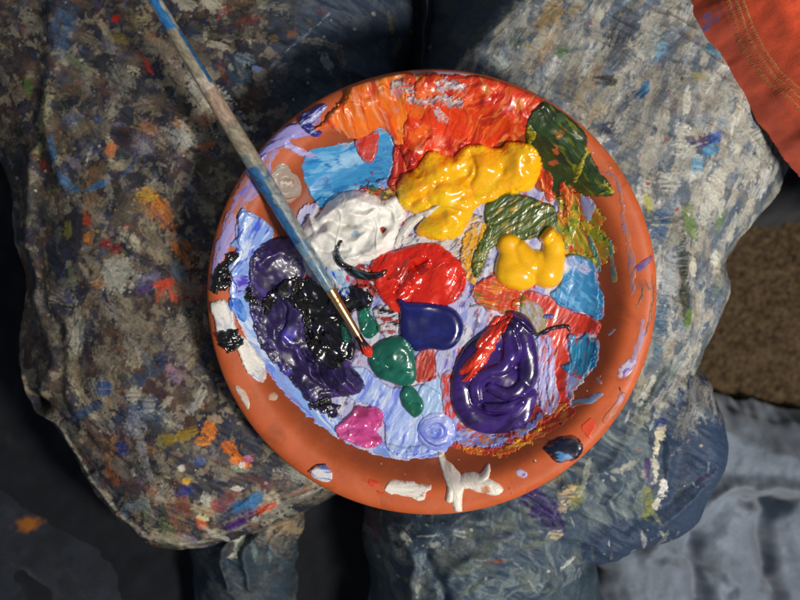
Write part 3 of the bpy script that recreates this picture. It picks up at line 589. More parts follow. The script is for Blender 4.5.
# ------------------------------------------------------------------ brush
def tube_mesh(name, pts, radii, colf, seg=28, cap=True):
    pts = np.array(pts, float); n = len(pts); V = []; Q = []; Cc = []
    for i in range(n):
        t = pts[min(n - 1, i + 1)] - pts[max(0, i - 1)]; t /= np.linalg.norm(t)
        u = np.cross(t, [0, 0, 1.0]); u /= np.linalg.norm(u); v = np.cross(u, t)
        for j in range(seg):
            a = 2 * math.pi * j / seg
            V.append(pts[i] + radii[i] * (math.cos(a) * u + math.sin(a) * v)); Cc.append(colf(i / (n - 1), a))
    for i in range(n - 1):
        for j in range(seg):
            k = (j + 1) % seg
            Q.append((i * seg + j, i * seg + k, (i + 1) * seg + k, (i + 1) * seg + j))
    for s_ in (0, n - 1):
        V.append(pts[s_]); Cc.append(colf(s_ / (n - 1), 0)); c = len(V) - 1
        for j in range(0, seg, 2):
            Q.append((c, s_ * seg + j, s_ * seg + (j + 1) % seg, s_ * seg + (j + 2) % seg))
    return raw_mesh(name, np.array(V) * K, Q, np.array(Cc))
tipL = local_at(371, 357, 23.0); overL = local_at(250.5, 158, 60.0)
A = to_world(tipL[None])[0]; B = to_world(overL[None])[0]
axis = (B - A) / np.linalg.norm(B - A)
Ltot = np.linalg.norm(B - A)
def at_s(s): return A + axis * s
brush = empty('paint_brush', 'slim paint brush with blue and grey spattered handle leaning across the saucer rim', 'brush', tuple(at_s(Ltot) * K))
def bcol_handle(t, a):
    # t 0 at ferrule, 1 at far end ; a: angle round the handle
    side = math.cos(a)
    nz = float(fbm(np.array([t * 40.0]), np.array([a * 1.2]), 5, 3)[0])
    nf = float(fbm(np.array([t * 170.0]), np.array([a * 4]), 15, 3)[0])
    grey = np.array([142, 132, 112.0]); blue = np.array([40, 92, 138.0]); lb = np.array([92, 126, 150.0])
    c = grey.copy()
    if t < .28: c = blue * 1.0 if (side < .2 + nz * 1.2) else np.array([128, 134, 132.0])
    if t < .11: c = lb if nz > -.1 else np.array([140, 150, 150.0])
    if .28 < t < .31: c = c * .7 + blue * .3 if side < 0 else c
    if .37 < t < .44: c = c * .6 + np.array([196, 150, 130.0]) * .4
    if .44 < t < .47 and nz > -.15: c = np.array([180, 168, 150.0])
    if t > .45 and t < .56 and side > .55: c = blue
    if t > .565 + .02 * nz:
        c = np.array([30, 104, 164.0]) if abs(side + .1) < .75 + nz * .5 else np.array([150, 150, 140.0])
    return lin(np.clip(c * (1 + .35 * nf), 0, 255))
HL = 520.0; s0 = 84.0
ns = 220; ss = [s0 + HL * i / (ns - 1) for i in range(ns)]
def hrad(s):
    return float(np.interp(s, [84, 110, 150, 210, 260, 330, 400, 480, 604], [5.6, 6.6, 8.0, 8.8, 8.5, 7.2, 6.0, 5.0, 3.8]))
hr = [hrad(s) * (1 + .03 * float(fbm(np.array([s / 9.0]), np.array([0.0]), 3)[0])) for s in ss]
hr[-1] *= .5
o = link('handle', tube_mesh('handle', [at_s(s) for s in ss], hr, bcol_handle, 36), mat_paint('handle_lacquer', .4, .25, 0, .0003)); adopt(o, brush)
# ferrule with crimps
fs = np.linspace(19, 88, 60)
def frad(s):
    r = np.interp(s, [19, 24, 60, 80, 88], [3.5, 3.8, 5.0, 5.6, 5.7])
    for c in (70, 75): r -= .45 * math.exp(-((s - c) / 1.3) ** 2)
    return float(r)
m, nt, b = new_mat('brass_ferrule')
at = N(nt, 'ShaderNodeAttribute', attribute_name='tint'); nt.links.new(at.outputs['Color'], b.inputs['Base Color'])
b.inputs['Metallic'].default_value = 1; b.inputs['Roughness'].default_value = .3
o = link('ferrule', tube_mesh('ferrule', [at_s(s) for s in fs], [frad(s) for s in fs], lambda t, a: lin((206, 168, 116)) if t > .12 else lin((90, 60, 50)), 36), m); adopt(o, brush)
# bristles: tuft of fibres loaded with paint
bs = np.linspace(0, 21, 26)
def brad(s): return float(np.interp(s, [0, 3, 8, 14, 21], [1.2, 3.6, 5.4, 4.6, 3.3]))
def bcol(t, a):
    n = float(fbm(np.array([math.cos(a) * 5]), np.array([math.sin(a) * 5 + t]), 8, 3)[0])
    return lin((214, 48, 22)) if t < .62 + .3 * n else lin((24, 18, 18))
def clump(name):
    pts = [at_s(s) for s in bs]; me = tube_mesh(name, pts, [brad(s) for s in bs], bcol, 40)
    co = np.zeros(len(me.vertices) * 3, np.float32); me.vertices.foreach_get('co', co); co = co.reshape(-1, 3)
    for i in range(len(bs)):
        for j in range(40):
            v = co[i * 40 + j]; c = pts[i] * K
            v[:] = c + (v - c) * (1 + .13 * math.sin(j * 2.2 + i * .15) + .05 * math.sin(j * 5.1))
    me.vertices.foreach_set('co', co.ravel()); me.update(); return me
o = link('bristles', clump('bristles'), M_WET); adopt(o, brush)

# ------------------------------------------------------------------ lap: jeans
g = 0.9
S0 = (CAM_H - 0) / F
xs = np.arange(-560, 560, g); ys = np.arange(-480, 480, g)
X, Y = np.meshgrid(xs, ys)
def W(px, py, z=0): p = world_at(px, py, z); return (p[0], p[1])
def WP(pts, z=0): return smooth_poly([W(a, b, z) for a, b in pts])
shapes = []
wx = X + 10 * fbm(X / 60, Y / 60, 1, 3); wy = Y + 10 * fbm(X / 60, Y / 60, 2, 3)
def limb(pts, zt, Rr, Dp, ze=-60):
    d = sdf_poly(wx, wy, WP(pts, ze)); t = np.clip(d / Rr, 0, 1)
    return np.where(d > 0, zt - Dp * (1 - np.clip(1 - (1 - t) ** 2, 0, 1) ** .62), np.maximum(zt - Dp + 5.0 * d, -450)), d
LT, dLT = limb([(-140,-140),(250,-150),(402,-140),(408,-40),(407,20),(396,60),(400,150),(392,300),(360,440),(335,492),(300,512),(262,530),(232,546),(205,556),(180,556),(140,548),(112,528),(88,500),(62,455),(46,432),(20,412),(6,392),(8,360),(14,320),(10,270),(2,210),(-6,170),(-26,120),(-60,60),(-110,20)], -4, 150, 100)
RT, dRT = limb([(432,-140),(430,-40),(424,40),(416,120),(412,300),(400,430),(384,500),(384,560),(400,640),(470,660),(545,620),(580,588),(606,562),(640,554),(664,546),(690,524),(700,470),(690,400),(704,362),(728,312),(736,290),(734,262),(752,232),(782,196),(800,150),(830,60),(850,-140)], -2, 130, 95)
RU, dRU = limb([(640,340),(690,370),(706,380),(720,410),(727,440),(724,470),(716,492),(704,516),(680,540),(640,556),(560,560),(520,450)], -30, 46, 70, -80)
LS, dLS = limb([(190,500),(300,480),(310,520),(296,570),(300,720),(180,760),(184,600),(178,540)], -112, 80, 110, -170)
RS, dRS = limb([(386,480),(520,480),(620,520),(600,560),(606,600),(590,760),(380,760),(372,600)], -45, 80, 110, -100)
Z = np.maximum.reduce([LT, RT, RU, LS, RS])
topm = sstep(-2, 2, np.maximum.reduce([dLT, dRT, dRU, dLS, dRS]))
# inner thigh of the right leg slopes down to the gap at the top of the picture
def seg_d(x0, y0, x1, y1, z=0):
    a = W(x0, y0, z); b = W(x1, y1, z)
    ex, ey = b[0] - a[0], b[1] - a[1]; L = math.hypot(ex, ey)
    t = ((X - a[0]) * ex + (Y - a[1]) * ey) / L
    return ((X - a[0]) * ey - (Y - a[1]) * ex) / L, t / L      # signed perpendicular, param
pd, pt = seg_d(540, -20, 446, 75)
valley = sstep(-4, 60, pd) * sstep(1.7, .9, pt) * (X > W(418, 0)[0])
Z = Z - 46 * valley * topm
# wrinkles: list of polylines (px, py, half width), height
WR = [
 ([(60,-20,14),(62,60,16),(52,120,12),(66,180,10)], 9), ([(30,150,10),(24,220,12),(34,300,12),(50,360,12),(40,400,8)], 11),
 ([(52,300,8),(66,340,10),(70,390,10),(90,440,8)], 6), ([(84,480,5),(112,524,6),(150,543,6),(184,549,6),(210,548,5)], 8),
 ([(38,424,5),(58,446,5),(84,486,5)], 7), ([(215,545,5),(246,524,6),(286,504,6),(330,492,5)], 8), ([(205,532,4),(240,506,5),(280,490,5)], 5),
 ([(10,380,7),(8,400,6),(22,418,6),(40,424,5)], 8),
 ([(140,150,20),(200,110,18),(260,80,16)], 4), ([(250,40,12),(320,50,14),(390,20,10)], 5), ([(80,250,26),(150,280,22),(200,250,14)], 4),
 ([(100,60,12),(160,90,14),(210,140,10)], -5), ([(190,0,14),(240,50,14),(260,100,12)], -5), ([(100,380,20),(160,420,22),(210,480,14)], 4),
 ([(560,20,16),(620,80,20),(700,170,22),(720,230,14)], 6), ([(520,60,16),(600,110,16),(650,170,14)], -4), ([(660,20,14),(720,100,16),(770,170,12)], 5),
 ([(676,220,10),(690,280,10),(680,340,9),(650,400,8)], 6), ([(720,230,8),(716,280,8),(700,330,8)], -5),
 ([(560,490,10),(600,470,10),(640,420,10),(668,372,8)], 6), ([(630,532,8),(660,512,10),(690,490,8),(712,470,5)], -4), ([(600,556,7),(642,545,8),(680,520,7),(712,486,5)], 4),
 ([(650,420,7),(672,450,8),(668,500,7)], 5), ([(500,540,12),(540,530,12),(600,545,10)], 6), ([(440,590,8),(460,566,8),(500,556,8),(540,566,8),(560,590,8)], 5), ([(470,590,8),(490,578,8),(520,584,8)], -5),
 ([(400,520,14),(440,530,14),(480,516,12)], 5), ([(520,500,10),(560,520,10),(610,500,10)], -5),
 ([(250,548,7),(232,572,8),(238,610,7)], 12), ([(276,540,7),(262,566,8),(284,592,8),(290,620,7)], 12), ([(222,556,6),(206,578,7),(214,610,6)], 11), ([(296,560,8),(280,600,8)], -10), ([(400,540,8),(416,566,9),(404,610,9)], 9), ([(430,560,7),(444,586,8),(440,620,8)], -8), ([(590,570,9),(560,590,9),(520,612,9)], 8), ([(300,20,12),(340,60,12),(390,70,10)], 5), ([(290,100,14),(340,80,12),(380,110,12)], -5), ([(452,20,10),(470,50,10),(500,56,8)], 5),
]
for pl, hh in WR:
    q = smooth_line([(*W(a, b, -20), r * 1.0) for a, b, r in pl])
    xmin = min(p[0] for p in q) - 60; xmax = max(p[0] for p in q) + 60; ymin = min(p[1] for p in q) - 60; ymax = max(p[1] for p in q) + 60
    i0, i1 = np.searchsorted(ys, [ymin, ymax]); j0, j1 = np.searchsorted(xs, [xmin, xmax]); s = (slice(i0, i1), slice(j0, j1))
    b_, r_, _ = caps_dist(wx[s], wy[s], q)
    dist = r_ - b_
    Z[s] += hh * np.exp(-(dist / (r_ * .75)) ** 2) * topm[s]
Z = Z + topm * (7 * fbm(X / 75, Y / 75, 31, 3) + 3.0 * (1 - 2 * np.abs(fbm((X * .5 + Y * .86) / 16, (X * .86 - Y * .5) / 60, 33, 3))) + .7 * fbm(X / 9, Y / 9, 35, 3))
# the saucer presses the cloth down: underside plane in world
n_w = ROT @ np.array([0, 0, 1.0]); 
zplane = ORG[2] - (n_w[0] * (X - ORG[0]) + n_w[1] * (Y - ORG[1])) / n_w[2]
rr = np.hypot(X - ORG[0], Y - ORG[1])
lift = np.interp(rr, [0, 172, 190, 212, 226, 262], [0, 0, 8, 26, 40, 95])
lim = zplane - 1.5 + lift
Z = np.where(Z > lim, lim, Z)

# ---- colour
c = np.zeros(X.shape + (3,))
def blend(cc, m, rgb): return cc * (1 - m[..., None]) + lin(rgb) * m[..., None]
left = dLT > -3
rightm = sstep(-6, 6, (X - W(418, 0)[0] + 62 * sstep(W(0, 300)[1], W(0, 420)[1], Y)))
base = np.tile(lin((46, 46, 54)), X.shape + (1,))
n1 = fbm(X / 26, Y / 26, 41, 5, .6); n2 = fbm(X / 18, Y / 18, 43, 5, .6); n3 = fbm(X / 34, Y / 34, 45, 5, .6)
base = blend(base, sstep(.0, .28, n1) * .6, (118, 102, 80)); base = blend(base, sstep(.08, .3, n2) * .6, (46, 56, 80)); base = blend(base, sstep(.08, .3, -n3) * .5, (92, 62, 46))
base = blend(base, sstep(.12, .3, fbm(X / 11, Y / 11, 47, 5, .65)) * .65, (154, 142, 118))
rb = np.tile(lin((92, 104, 116)), X.shape + (1,))
u = (X * .42 + Y * .9); v = (X * .9 - Y * .42)
m1 = fbm(v / 16, u / 40, 51, 5, .6); m2 = fbm(v / 12, u / 30, 53, 5, .6); m3 = fbm(X / 30, Y / 30, 55, 4)
rb = blend(rb, sstep(0, .25, m1) * .6, (84, 100, 120)); rb = blend(rb, sstep(.02, .28, m2) * .8, (178, 174, 162)); rb = blend(rb, sstep(.05, .3, -m3) * .4, (148, 136, 114))
# lower right leg: steel blue with pale contour streaks, darker toward the knee
lowm = sstep(W(0, 330)[1], W(0, 430)[1], Y) * (X > W(380, 0)[0])
uu = np.hypot(X - W(470, 0)[0], (Y - W(0, 560)[1])); aa = np.arctan2(Y - W(0, 560)[1], X - W(470, 0)[0])
st_ = fbm((uu + 26 * fbm(X / 40, Y / 40, 61, 3)) / 7.5, aa * 3, 63, 4, .55)
lb = np.tile(lin((62, 78, 92)), X.shape + (1,))
lb = blend(lb, sstep(.02, .3, st_) * .5, (120, 132, 134)); lb = blend(lb, sstep(.05, .3, -st_) * .5, (44, 58, 80)); lb = blend(lb, sstep(.1, .35, m3) * .5, (96, 102, 92))
rb = rb * (1 - lowm[..., None]) + lb * lowm[..., None]
# inner thigh dark navy
inner = np.clip(sstep(-3, 3, pd + 4 * n1) * sstep(1.9, 1.2, pt), 0, 1)
dkn = np.tile(lin((66, 74, 84)), X.shape + (1,)); dkn = blend(dkn, sstep(.1, .3, m2) * .6, (80, 82, 76))
rb = rb * (1 - inner[..., None]) + dkn * inner[..., None]
# dark denim tuck on the right and the shins
tuck = ((RU >= RT - 1) & (dRU > 0)) * 1.0
tuck = box_blur(tuck, 3)
rb = rb * (1 - tuck[..., None]) + np.tile(lin((46, 62, 86)), X.shape + (1,)) * tuck[..., None]
kn = sstep(W(690, 0)[0], W(716, 0)[0], X + .35 * (Y - W(0, 470)[1])) * sstep(W(0, 380)[1], W(0, 410)[1], Y)
rb = blend(rb, kn * .75, (48, 66, 92))
c = base * (1 - rightm[..., None]) + rb * rightm[..., None]
# navy thigh in the upper middle of the left leg
mm = sstep(W(215, 0)[0], W(300, 0)[0], X) * sstep(W(0, 190)[1], W(0, 120)[1], Y) * 0 + sstep(W(250, 0)[0], W(310, 0)[0], X) * (1 - rightm) * sstep(W(0, 260)[1], W(0, 150)[1], Y)
nv = np.tile(lin((52, 66, 84)), X.shape + (1,)); nv = blend(nv, sstep(.12, .3, n2) * .5, (86, 92, 96))
c = c * (1 - .97 * mm[..., None]) + nv * .97 * mm[..., None]
ls = ((LS > LT + 5) | (RS > RT + 5)) * .8
c = c * (1 - ls[..., None]) + (np.tile(lin((50, 66, 78)), X.shape + (1,)) * (1 + .6 * st_[..., None])) * ls[..., None]  # shin colour darkened to carry the dim light below the knees

fine = fbm(X / 2.6, Y / 2.6, 71, 4, .75)
fine2 = fbm(X / 5.0, Y / 5.0, 73, 4, .7)
soft_n = fbm(X / 11, Y / 11, 75, 3, .6)
def dab(px, py, L, Wd, ang, rgb, op=.9, dry=.5, h=.5, z=-8):
    cx, cy = W(px, py, z); L *= 1.04; Wd *= 1.04
    R = max(L, Wd) * 1.7 + 3
    i0, i1 = np.searchsorted(ys, [cy - R, cy + R]); j0, j1 = np.searchsorted(xs, [cx - R, cx + R])
    if i1 - i0 < 2 or j1 - j0 < 2: return
    s = (slice(i0, i1), slice(j0, j1)); a = math.radians(ang)
    dx = X[s] - cx; dy = Y[s] - cy
    uu_ = (dx * math.cos(a) + dy * math.sin(a)) / L; vv = (-dx * math.sin(a) + dy * math.cos(a)) / Wd
    e = 1 - np.sqrt(uu_ ** 2 + vv ** 2)
    e = e + .2 + .7 * dry * fine[s] + .5 * fine2[s] + .45 * soft_n[s]
    m = sstep(0, .45, e) * op
    if L > 6:
        stk = fbm(vv * Wd / 1.7 + cx, uu_ * L / 16 + cy, 79, 3, .6)
        m = m * (1 - .75 * sstep(.05, .3, stk + .1 * fine[s]))
    c[s] = c[s] * (1 - m[..., None]) + lin(rgb) * m[..., None]
    Z[s] += .35 * h * m * (Z[s] > -300) * (1 + fine[s])
rr_ = random.Random(3)
palL = [(146,134,110),(130,112,86),(156,148,130),(104,84,62),(60,66,96),(70,52,78),(40,70,100),(104,58,44),(150,104,56),(86,96,70),(112,104,124),(44,44,50),(30,32,38),(166,160,146),(74,50,46),(56,60,60)]
wL = [9,7,7,7,5,4,5,2.5,2,3,3,12,16,4,4,10]
for i in range(1700):
    px = rr_.uniform(-10, 410); py = rr_.uniform(-10, 570)
    if px > 215 and 150 < py < 430: continue
    sz = min(15, math.exp(rr_.gauss(1.4, .6)))
    al = rr_.gauss(-60 if py > 200 else -40, 40)
    col = rr_.choices(palL, wL)[0]
    if px > 255 and py < 160 and rr_.random() < .93: continue
    if px < 60: col = tuple(v_ * .75 for v_ in col)  # dabs dimmed in colour to deepen the shading at the left edge
    k_ = .72 + .75 * rr_.random()
    dab(px, py, sz * rr_.uniform(1.2, 3), sz * rr_.uniform(.5, 1.1), al, tuple(min(210, v_ * k_) for v_ in col), rr_.uniform(.25, .75), rr_.uniform(.8, 1.6), .4)
palR = [(164,160,146),(180,176,164),(148,140,122),(120,126,130),(84,98,116),(60,72,90),(196,192,180),(100,120,96),(134,112,84),(150,160,168),(54,60,66)]
wR = [10,10,5,10,9,6,6,1.2,2,9,3]
for i in range(1300):
    px = rr_.uniform(430, 800); py = rr_.uniform(-10, 420)
    if math.hypot(px - 432, py - 291) < 205: continue
    if (px - 450) + (py - 70) * 1.0 < 0: continue
    sz = min(15, math.exp(rr_.gauss(1.6, .5)))
    col = rr_.choices(palR, wR)[0]; k_ = .8 + .45 * rr_.random()
    dab(px, py, sz * rr_.uniform(1.2, 3), sz * rr_.uniform(.5, .9), rr_.gauss(68, 22), tuple(min(214, v_ * k_) for v_ in col), rr_.uniform(.25, .7), rr_.uniform(.6, 1.3), .4)
for i in range(250):
    px = rr_.uniform(390, 720); py = rr_.uniform(400, 600)
    sz = min(9, math.exp(rr_.gauss(.8, .55)))
    col = rr_.choice([(156,162,160),(112,124,130),(80,100,120),(44,58,80),(126,130,104),(176,178,172)]); k_ = .6 + .5 * rr_.random()
    an = math.degrees(math.atan2((px - 470), (py - 620))) * 1.0
    dab(px, py, sz * rr_.uniform(1.5, 3.5), sz * rr_.uniform(.4, .7), an + rr_.gauss(0, 15), tuple(v_ * k_ for v_ in col), rr_.uniform(.25, .7), 1, .4)
# splatter read from the cloth: px, py, half length, half width, angle, rgb, opacity, dryness
D = [
 (160,210,24,10,-55,(206,120,34),.9,.7),(184,250,14,8,-60,(196,112,44),.8,.9),(148,196,10,9,0,(206,160,50),.8,.8),(140,206,8,6,0,(190,150,60),.7,1),
 (53,150,16,4,-80,(44,98,140),.9,.4),(62,178,12,4,-50,(44,100,146),.9,.4),(76,190,6,4,0,(42,104,150),.9,.4),(100,186,16,4,22,(40,98,144),.85,.5),(128,172,10,3,40,(40,70,110),.7,.6),
 (25,82,6,9,0,(88,122,52),.85,.4),(42,120,16,7,68,(150,146,110),.8,.7),(48,100,10,6,60,(160,152,120),.7,.8),(34,146,8,5,60,(150,146,100),.7,.8),
 (118,20,4,4,0,(216,48,30),.95,.3),(151,70,9,3.5,-62,(208,50,32),.9,.5),(142,56,6,3,-60,(130,46,40),.7,.5),(120,40,12,5,-10,(140,120,50),.7,.6),
 (140,22,10,9,0,(150,134,92),.7,1.1),(166,50,14,12,-50,(150,132,112),.65,1.2),(182,74,14,12,-50,(146,134,116),.65,1.2),(122,80,16,14,-60,(128,128,116),.75,1),
 (200,102,12,8,-50,(176,168,146),.75,1.2),(144,106,9,8,0,(150,136,120),.6,1),(180,136,14,10,-30,(150,152,150),.6,1.2),(206,148,10,6,20,(176,108,60),.7,.9),(150,130,10,6,-20,(180,130,90),.7,1),(114,150,6,7,0,(190,110,60),.8,.7),
 (186,4,14,8,-20,(164,158,142),.8,.8),(250,22,16,7,30,(120,44,36),.6,1),(224,10,8,4,10,(140,60,56),.6,1),(262,8,14,8,20,(130,132,116),.6,1),(240,76,12,9,-40,(56,76,92),.8,.6),(246,60,10,5,-20,(130,150,160),.7,1),(258,70,5,3,0,(120,140,190),.8,.5),
 (325,60,11,4,-68,(140,150,156),.8,.4),(330,62,6,3,-50,(150,160,166),.7,.4),(284,68,12,3,35,(130,146,170),.7,.7),(300,40,14,3,40,(100,110,126),.6,.9),(292,34,6,5,0,(130,80,50),.7,.9),(310,24,8,4,-50,(110,96,60),.6,.8),(322,10,6,4,0,(120,40,36),.6,.8),(280,10,10,6,10,(130,130,116),.6,1),(390,12,12,2.5,-80,(120,116,84),.7,.5),(398,28,10,2.5,70,(110,110,84),.6,.6),(308,70,3,2,0,(150,160,170),.6,.6),(275,40,5,4,0,(130,100,60),.6,.9),
 (180,160,14,9,-40,(60,54,74),.6,1),(88,150,12,12,0,(92,92,116),.5,1.3),(72,120,10,9,0,(80,90,130),.6,1),(100,120,6,5,0,(40,60,110),.8,.5),(40,164,5,6,0,(110,46,36),.8,.7),(88,220,5,8,0,(150,66,40),.8,.8),(90,238,8,5,90,(180,110,40),.8,.7),(106,244,6,5,0,(130,36,36),.85,.5),(116,250,6,5,0,(126,34,38),.8,.5),(128,228,6,3,20,(150,60,60),.6,.8),(66,230,5,9,0,(140,134,50),.6,.8),
 (120,272,18,14,-30,(150,148,136),.85,.9),(116,280,14,12,0,(160,158,146),.8,1),(152,282,12,9,20,(130,124,160),.75,1),(146,290,10,4,20,(80,60,110),.8,.7),(166,284,5,9,-70,(190,70,44),.85,.6),(174,296,8,3.5,-60,(190,76,50),.85,.6),(160,296,8,3,60,(186,70,50),.7,.7),(178,272,12,8,-60,(80,110,130),.7,1),
 (40,210,12,10,0,(60,66,66),.6,1),(52,190,8,5,0,(100,100,60),.6,1),(124,316,22,10,-40,(132,124,110),.7,1.2),(146,330,20,10,-50,(140,130,112),.7,1.2),(180,330,18,12,40,(150,142,124),.75,1.3),(186,352,14,10,40,(140,132,116),.7,1.3),(132,350,14,8,-60,(150,140,120),.8,1),(136,362,8,6,0,(160,150,124),.8,1),(108,360,14,10,-20,(120,112,96),.7,1.3),(70,366,20,10,-60,(110,100,76),.7,1.2),(92,386,14,8,-40,(90,84,66),.6,1.2),
 (60,296,10,8,0,(44,56,90),.6,1),(66,300,5,4,0,(60,70,130),.7,.6),(104,388,10,8,0,(40,72,120),.8,.7),(140,380,16,6,30,(40,66,104),.7,1),(136,394,8,7,0,(170,164,146),.85,.6),(178,374,10,10,0,(150,120,136),.6,1.3),(200,395,10,6,60,(170,164,150),.8,.8),(170,368,4,4,0,(180,130,140),.7,.8),
 (210,430,9,7,-60,(220,120,30),.95,.6),(204,440,7,6,0,(226,132,30),.95,.6),(230,448,9,8,-50,(222,112,30),.95,.6),(238,462,11,6,-30,(226,120,32),.95,.5),(247,460,6,4,30,(190,110,150),.8,.8),(236,470,10,4,-20,(160,180,160),.6,1),(188,433,12,6,18,(150,122,40),.85,.7),(166,438,10,7,20,(140,120,40),.8,.9),(216,418,4,7,80,(176,150,120),.7,.9),
 (132,420,8,16,-10,(130,138,156),.75,1),(140,440,6,20,5,(150,152,156),.75,1.1),(146,466,4,16,8,(140,142,144),.7,1),(118,452,9,8,0,(40,52,110),.85,.5),(100,470,5,14,10,(160,86,34),.75,.8),(108,484,5,8,10,(170,90,40),.7,.8),(96,446,8,8,0,(100,84,60),.6,1),(84,412,20,5,30,(50,80,120),.7,.8),(150,406,6,12,0,(160,160,160),.7,1),(196,404,10,5,50,(170,166,160),.8,.8),
 (130,510,16,8,10,(110,130,140),.6,1.2),(160,498,14,7,50,(150,148,136),.6,1.2),(186,482,4,3,0,(200,160,50),.85,.6),(184,492,8,6,0,(46,58,120),.8,.8),(182,468,4,3,0,(200,190,180),.9,.3),(200,462,5,5,0,(50,80,150),.7,.8),(240,466,4,3,0,(210,206,200),.9,.3),(234,492,5,3.4,0,(206,196,190),.9,.4),
 (218,508,20,7,30,(150,50,40),.75,.9),(200,514,10,7,-30,(176,160,130),.7,1),(197,524,5,5,0,(206,196,150),.85,.7),(196,532,8,4,-60,(190,80,40),.85,.8),(240,510,14,8,25,(54,110,160),.85,.6),(252,502,10,5,30,(60,120,170),.85,.6),(262,516,12,4,28,(206,76,40),.9,.5),(232,532,14,7,30,(84,50,120),.85,.6),(244,520,9,4,30,(110,70,130),.7,.7),(262,490,8,4,20,(120,60,90),.7,.8),(270,530,16,3,30,(150,160,140),.6,.8),
 (216,556,12,3,-50,(190,190,176),.85,.4,),(225,566,12,3,60,(180,184,170),.85,.4),(218,578,6,3,30,(190,190,176),.9,.4),(206,544,14,3,-45,(170,164,150),.8,.6),(240,572,2.5,14,5,(110,130,130),.7,.5),(256,580,2.5,12,-5,(110,130,140),.7,.5),
 (300,505,30,3,22,(130,130,120),.7,.6),(290,512,30,3,26,(150,130,120),.6,.6),(270,522,26,2.5,28,(120,130,130),.7,.6),(300,498,24,2,18,(170,110,90),.6,.6),
 # right leg
 (548,18,20,10,50,(150,128,90),.8,.9),(556,40,18,9,50,(146,124,92),.75,.9),(575,10,12,6,50,(158,146,118),.8,.8),(538,60,16,8,55,(150,128,92),.7,1),(563,54,7,6,30,(90,120,84),.8,.8),(520,40,14,8,50,(60,72,60),.7,1),(498,62,8,6,-40,(170,180,176),.9,.5),(480,30,12,4,60,(90,90,76),.6,1),
 (622,30,22,16,60,(74,78,86),.85,.9),(614,60,12,12,50,(84,90,96),.8,1),(604,82,12,5,-10,(44,44,46),.85,.8),(650,50,12,10,60,(120,140,146),.7,1),(638,14,12,3,-80,(130,140,160),.7,.6),
 (643,90,11,5,58,(56,116,156),.9,.5),(637,96,8,6,40,(50,76,110),.85,.7),(660,50,9,5,70,(110,156,180),.8,.7),(655,34,9,5,70,(130,150,160),.7,.8),(706,50,6,5,30,(60,124,150),.8,.6),(713,56,9,4,-30,(90,140,164),.8,.6),(703,38,6,5,0,(90,130,130),.7,.8),(709,48,4,4,0,(70,60,110),.7,.6),(700,10,14,6,70,(160,160,150),.7,1),
 (696,78,6,7,0,(150,140,80),.6,.8),(685,104,4,13,-5,(196,196,184),.95,.5),(680,140,9,17,-8,(196,196,184),.95,.6),(687,152,9,7,0,(186,186,178),.85,.7),(668,182,11,13,0,(178,178,168),.9,.5),(716,186,10,20,-14,(190,190,178),.95,.5),(712,200,7,12,-10,(186,186,176),.9,.6),(728,90,7,20,-22,(158,160,152),.8,.8),(742,128,8,18,5,(150,152,142),.75,.8),(758,164,6,20,-22,(168,170,160),.85,.7),(700,120,9,8,0,(140,150,160),.7,1),(732,124,1.5,12,0,(200,200,190),.8,.4),
 (703,143,14,5,20,(60,50,110),.9,.7),(715,138,8,5,60,(60,90,160),.85,.6),(708,152,12,6,32,(70,140,180),.9,.6),(696,166,7,9,-10,(84,146,180),.85,.7),(722,122,6,5,0,(120,140,160),.7,.8),(690,142,5,4,0,(50,46,90),.8,.7),
 (610,145,10,8,0,(120,126,150),.7,1),(608,130,9,8,10,(60,64,84),.8,.9),(590,116,16,10,40,(160,148,124),.6,1.3),(600,100,16,9,50,(158,148,128),.6,1.3),(575,90,18,10,50,(140,134,116),.65,1.2),(590,140,14,9,50,(150,136,112),.6,1.2),(640,130,18,10,60,(150,144,130),.6,1.2),(630,160,16,12,60,(120,124,120),.6,1.2),(655,120,12,9,60,(100,108,120),.6,1.2),(660,80,12,8,60,(120,124,126),.6,1),(575,60,14,10,50,(140,140,128),.6,1.2),(590,60,10,8,50,(150,152,142),.6,1),
 (690,222,7,18,8,(96,124,66),.85,.8),(726,218,5,14,-10,(110,140,80),.75,.9),(696,236,6,9,0,(100,130,70),.7,.8),(658,222,12,14,0,(56,84,120),.8,.8),(666,206,9,8,0,(110,130,150),.7,1),(708,210,9,14,-8,(150,152,152),.75,.9),(725,206,4,9,0,(180,182,172),.85,.6),(671,272,9,26,-12,(150,156,160),.85,1),(664,284,6,14,-10,(160,166,170),.85,1),(684,260,6,30,4,(44,52,48),.85,.9),(686,300,5,22,4,(46,54,40),.85,.8),(695,268,5,9,0,(200,198,180),.95,.3),(727,256,3.5,8,-12,(196,198,186),.9,.4),(690,318,4,10,-6,(96,124,60),.8,.7),(740,228,2,12,-12,(170,174,170),.8,.5),(730,240,10,14,0,(110,124,140),.6,1.1),(672,330,3.4,16,12,(170,174,168),.85,.6),(662,314,8,24,-4,(48,82,112),.8,.8),(656,352,9,14,-10,(60,104,130),.75,.8),(705,270,5,24,-6,(120,130,140),.6,1.1),(718,290,6,20,8,(96,108,124),.6,1.1),(648,205,4,12,16,(170,166,90),.8,.7),(654,222,6,6,0,(180,176,120),.7,.8),(651,390,3,20,-30,(190,190,180),.8,.6),
 (660,380,6,26,-34,(110,124,120),.7,.9),(680,372,5,20,-38,(120,134,130),.7,.9),(640,420,7,16,-28,(140,144,130),.75,.8),(660,420,3,14,-30,(160,164,150),.8,.6),(627,466,11,3.5,24,(150,150,140),.85,.5),(614,470,5,3,0,(140,140,130),.8,.6),(612,478,6,2.5,-50,(140,144,134),.8,.6),
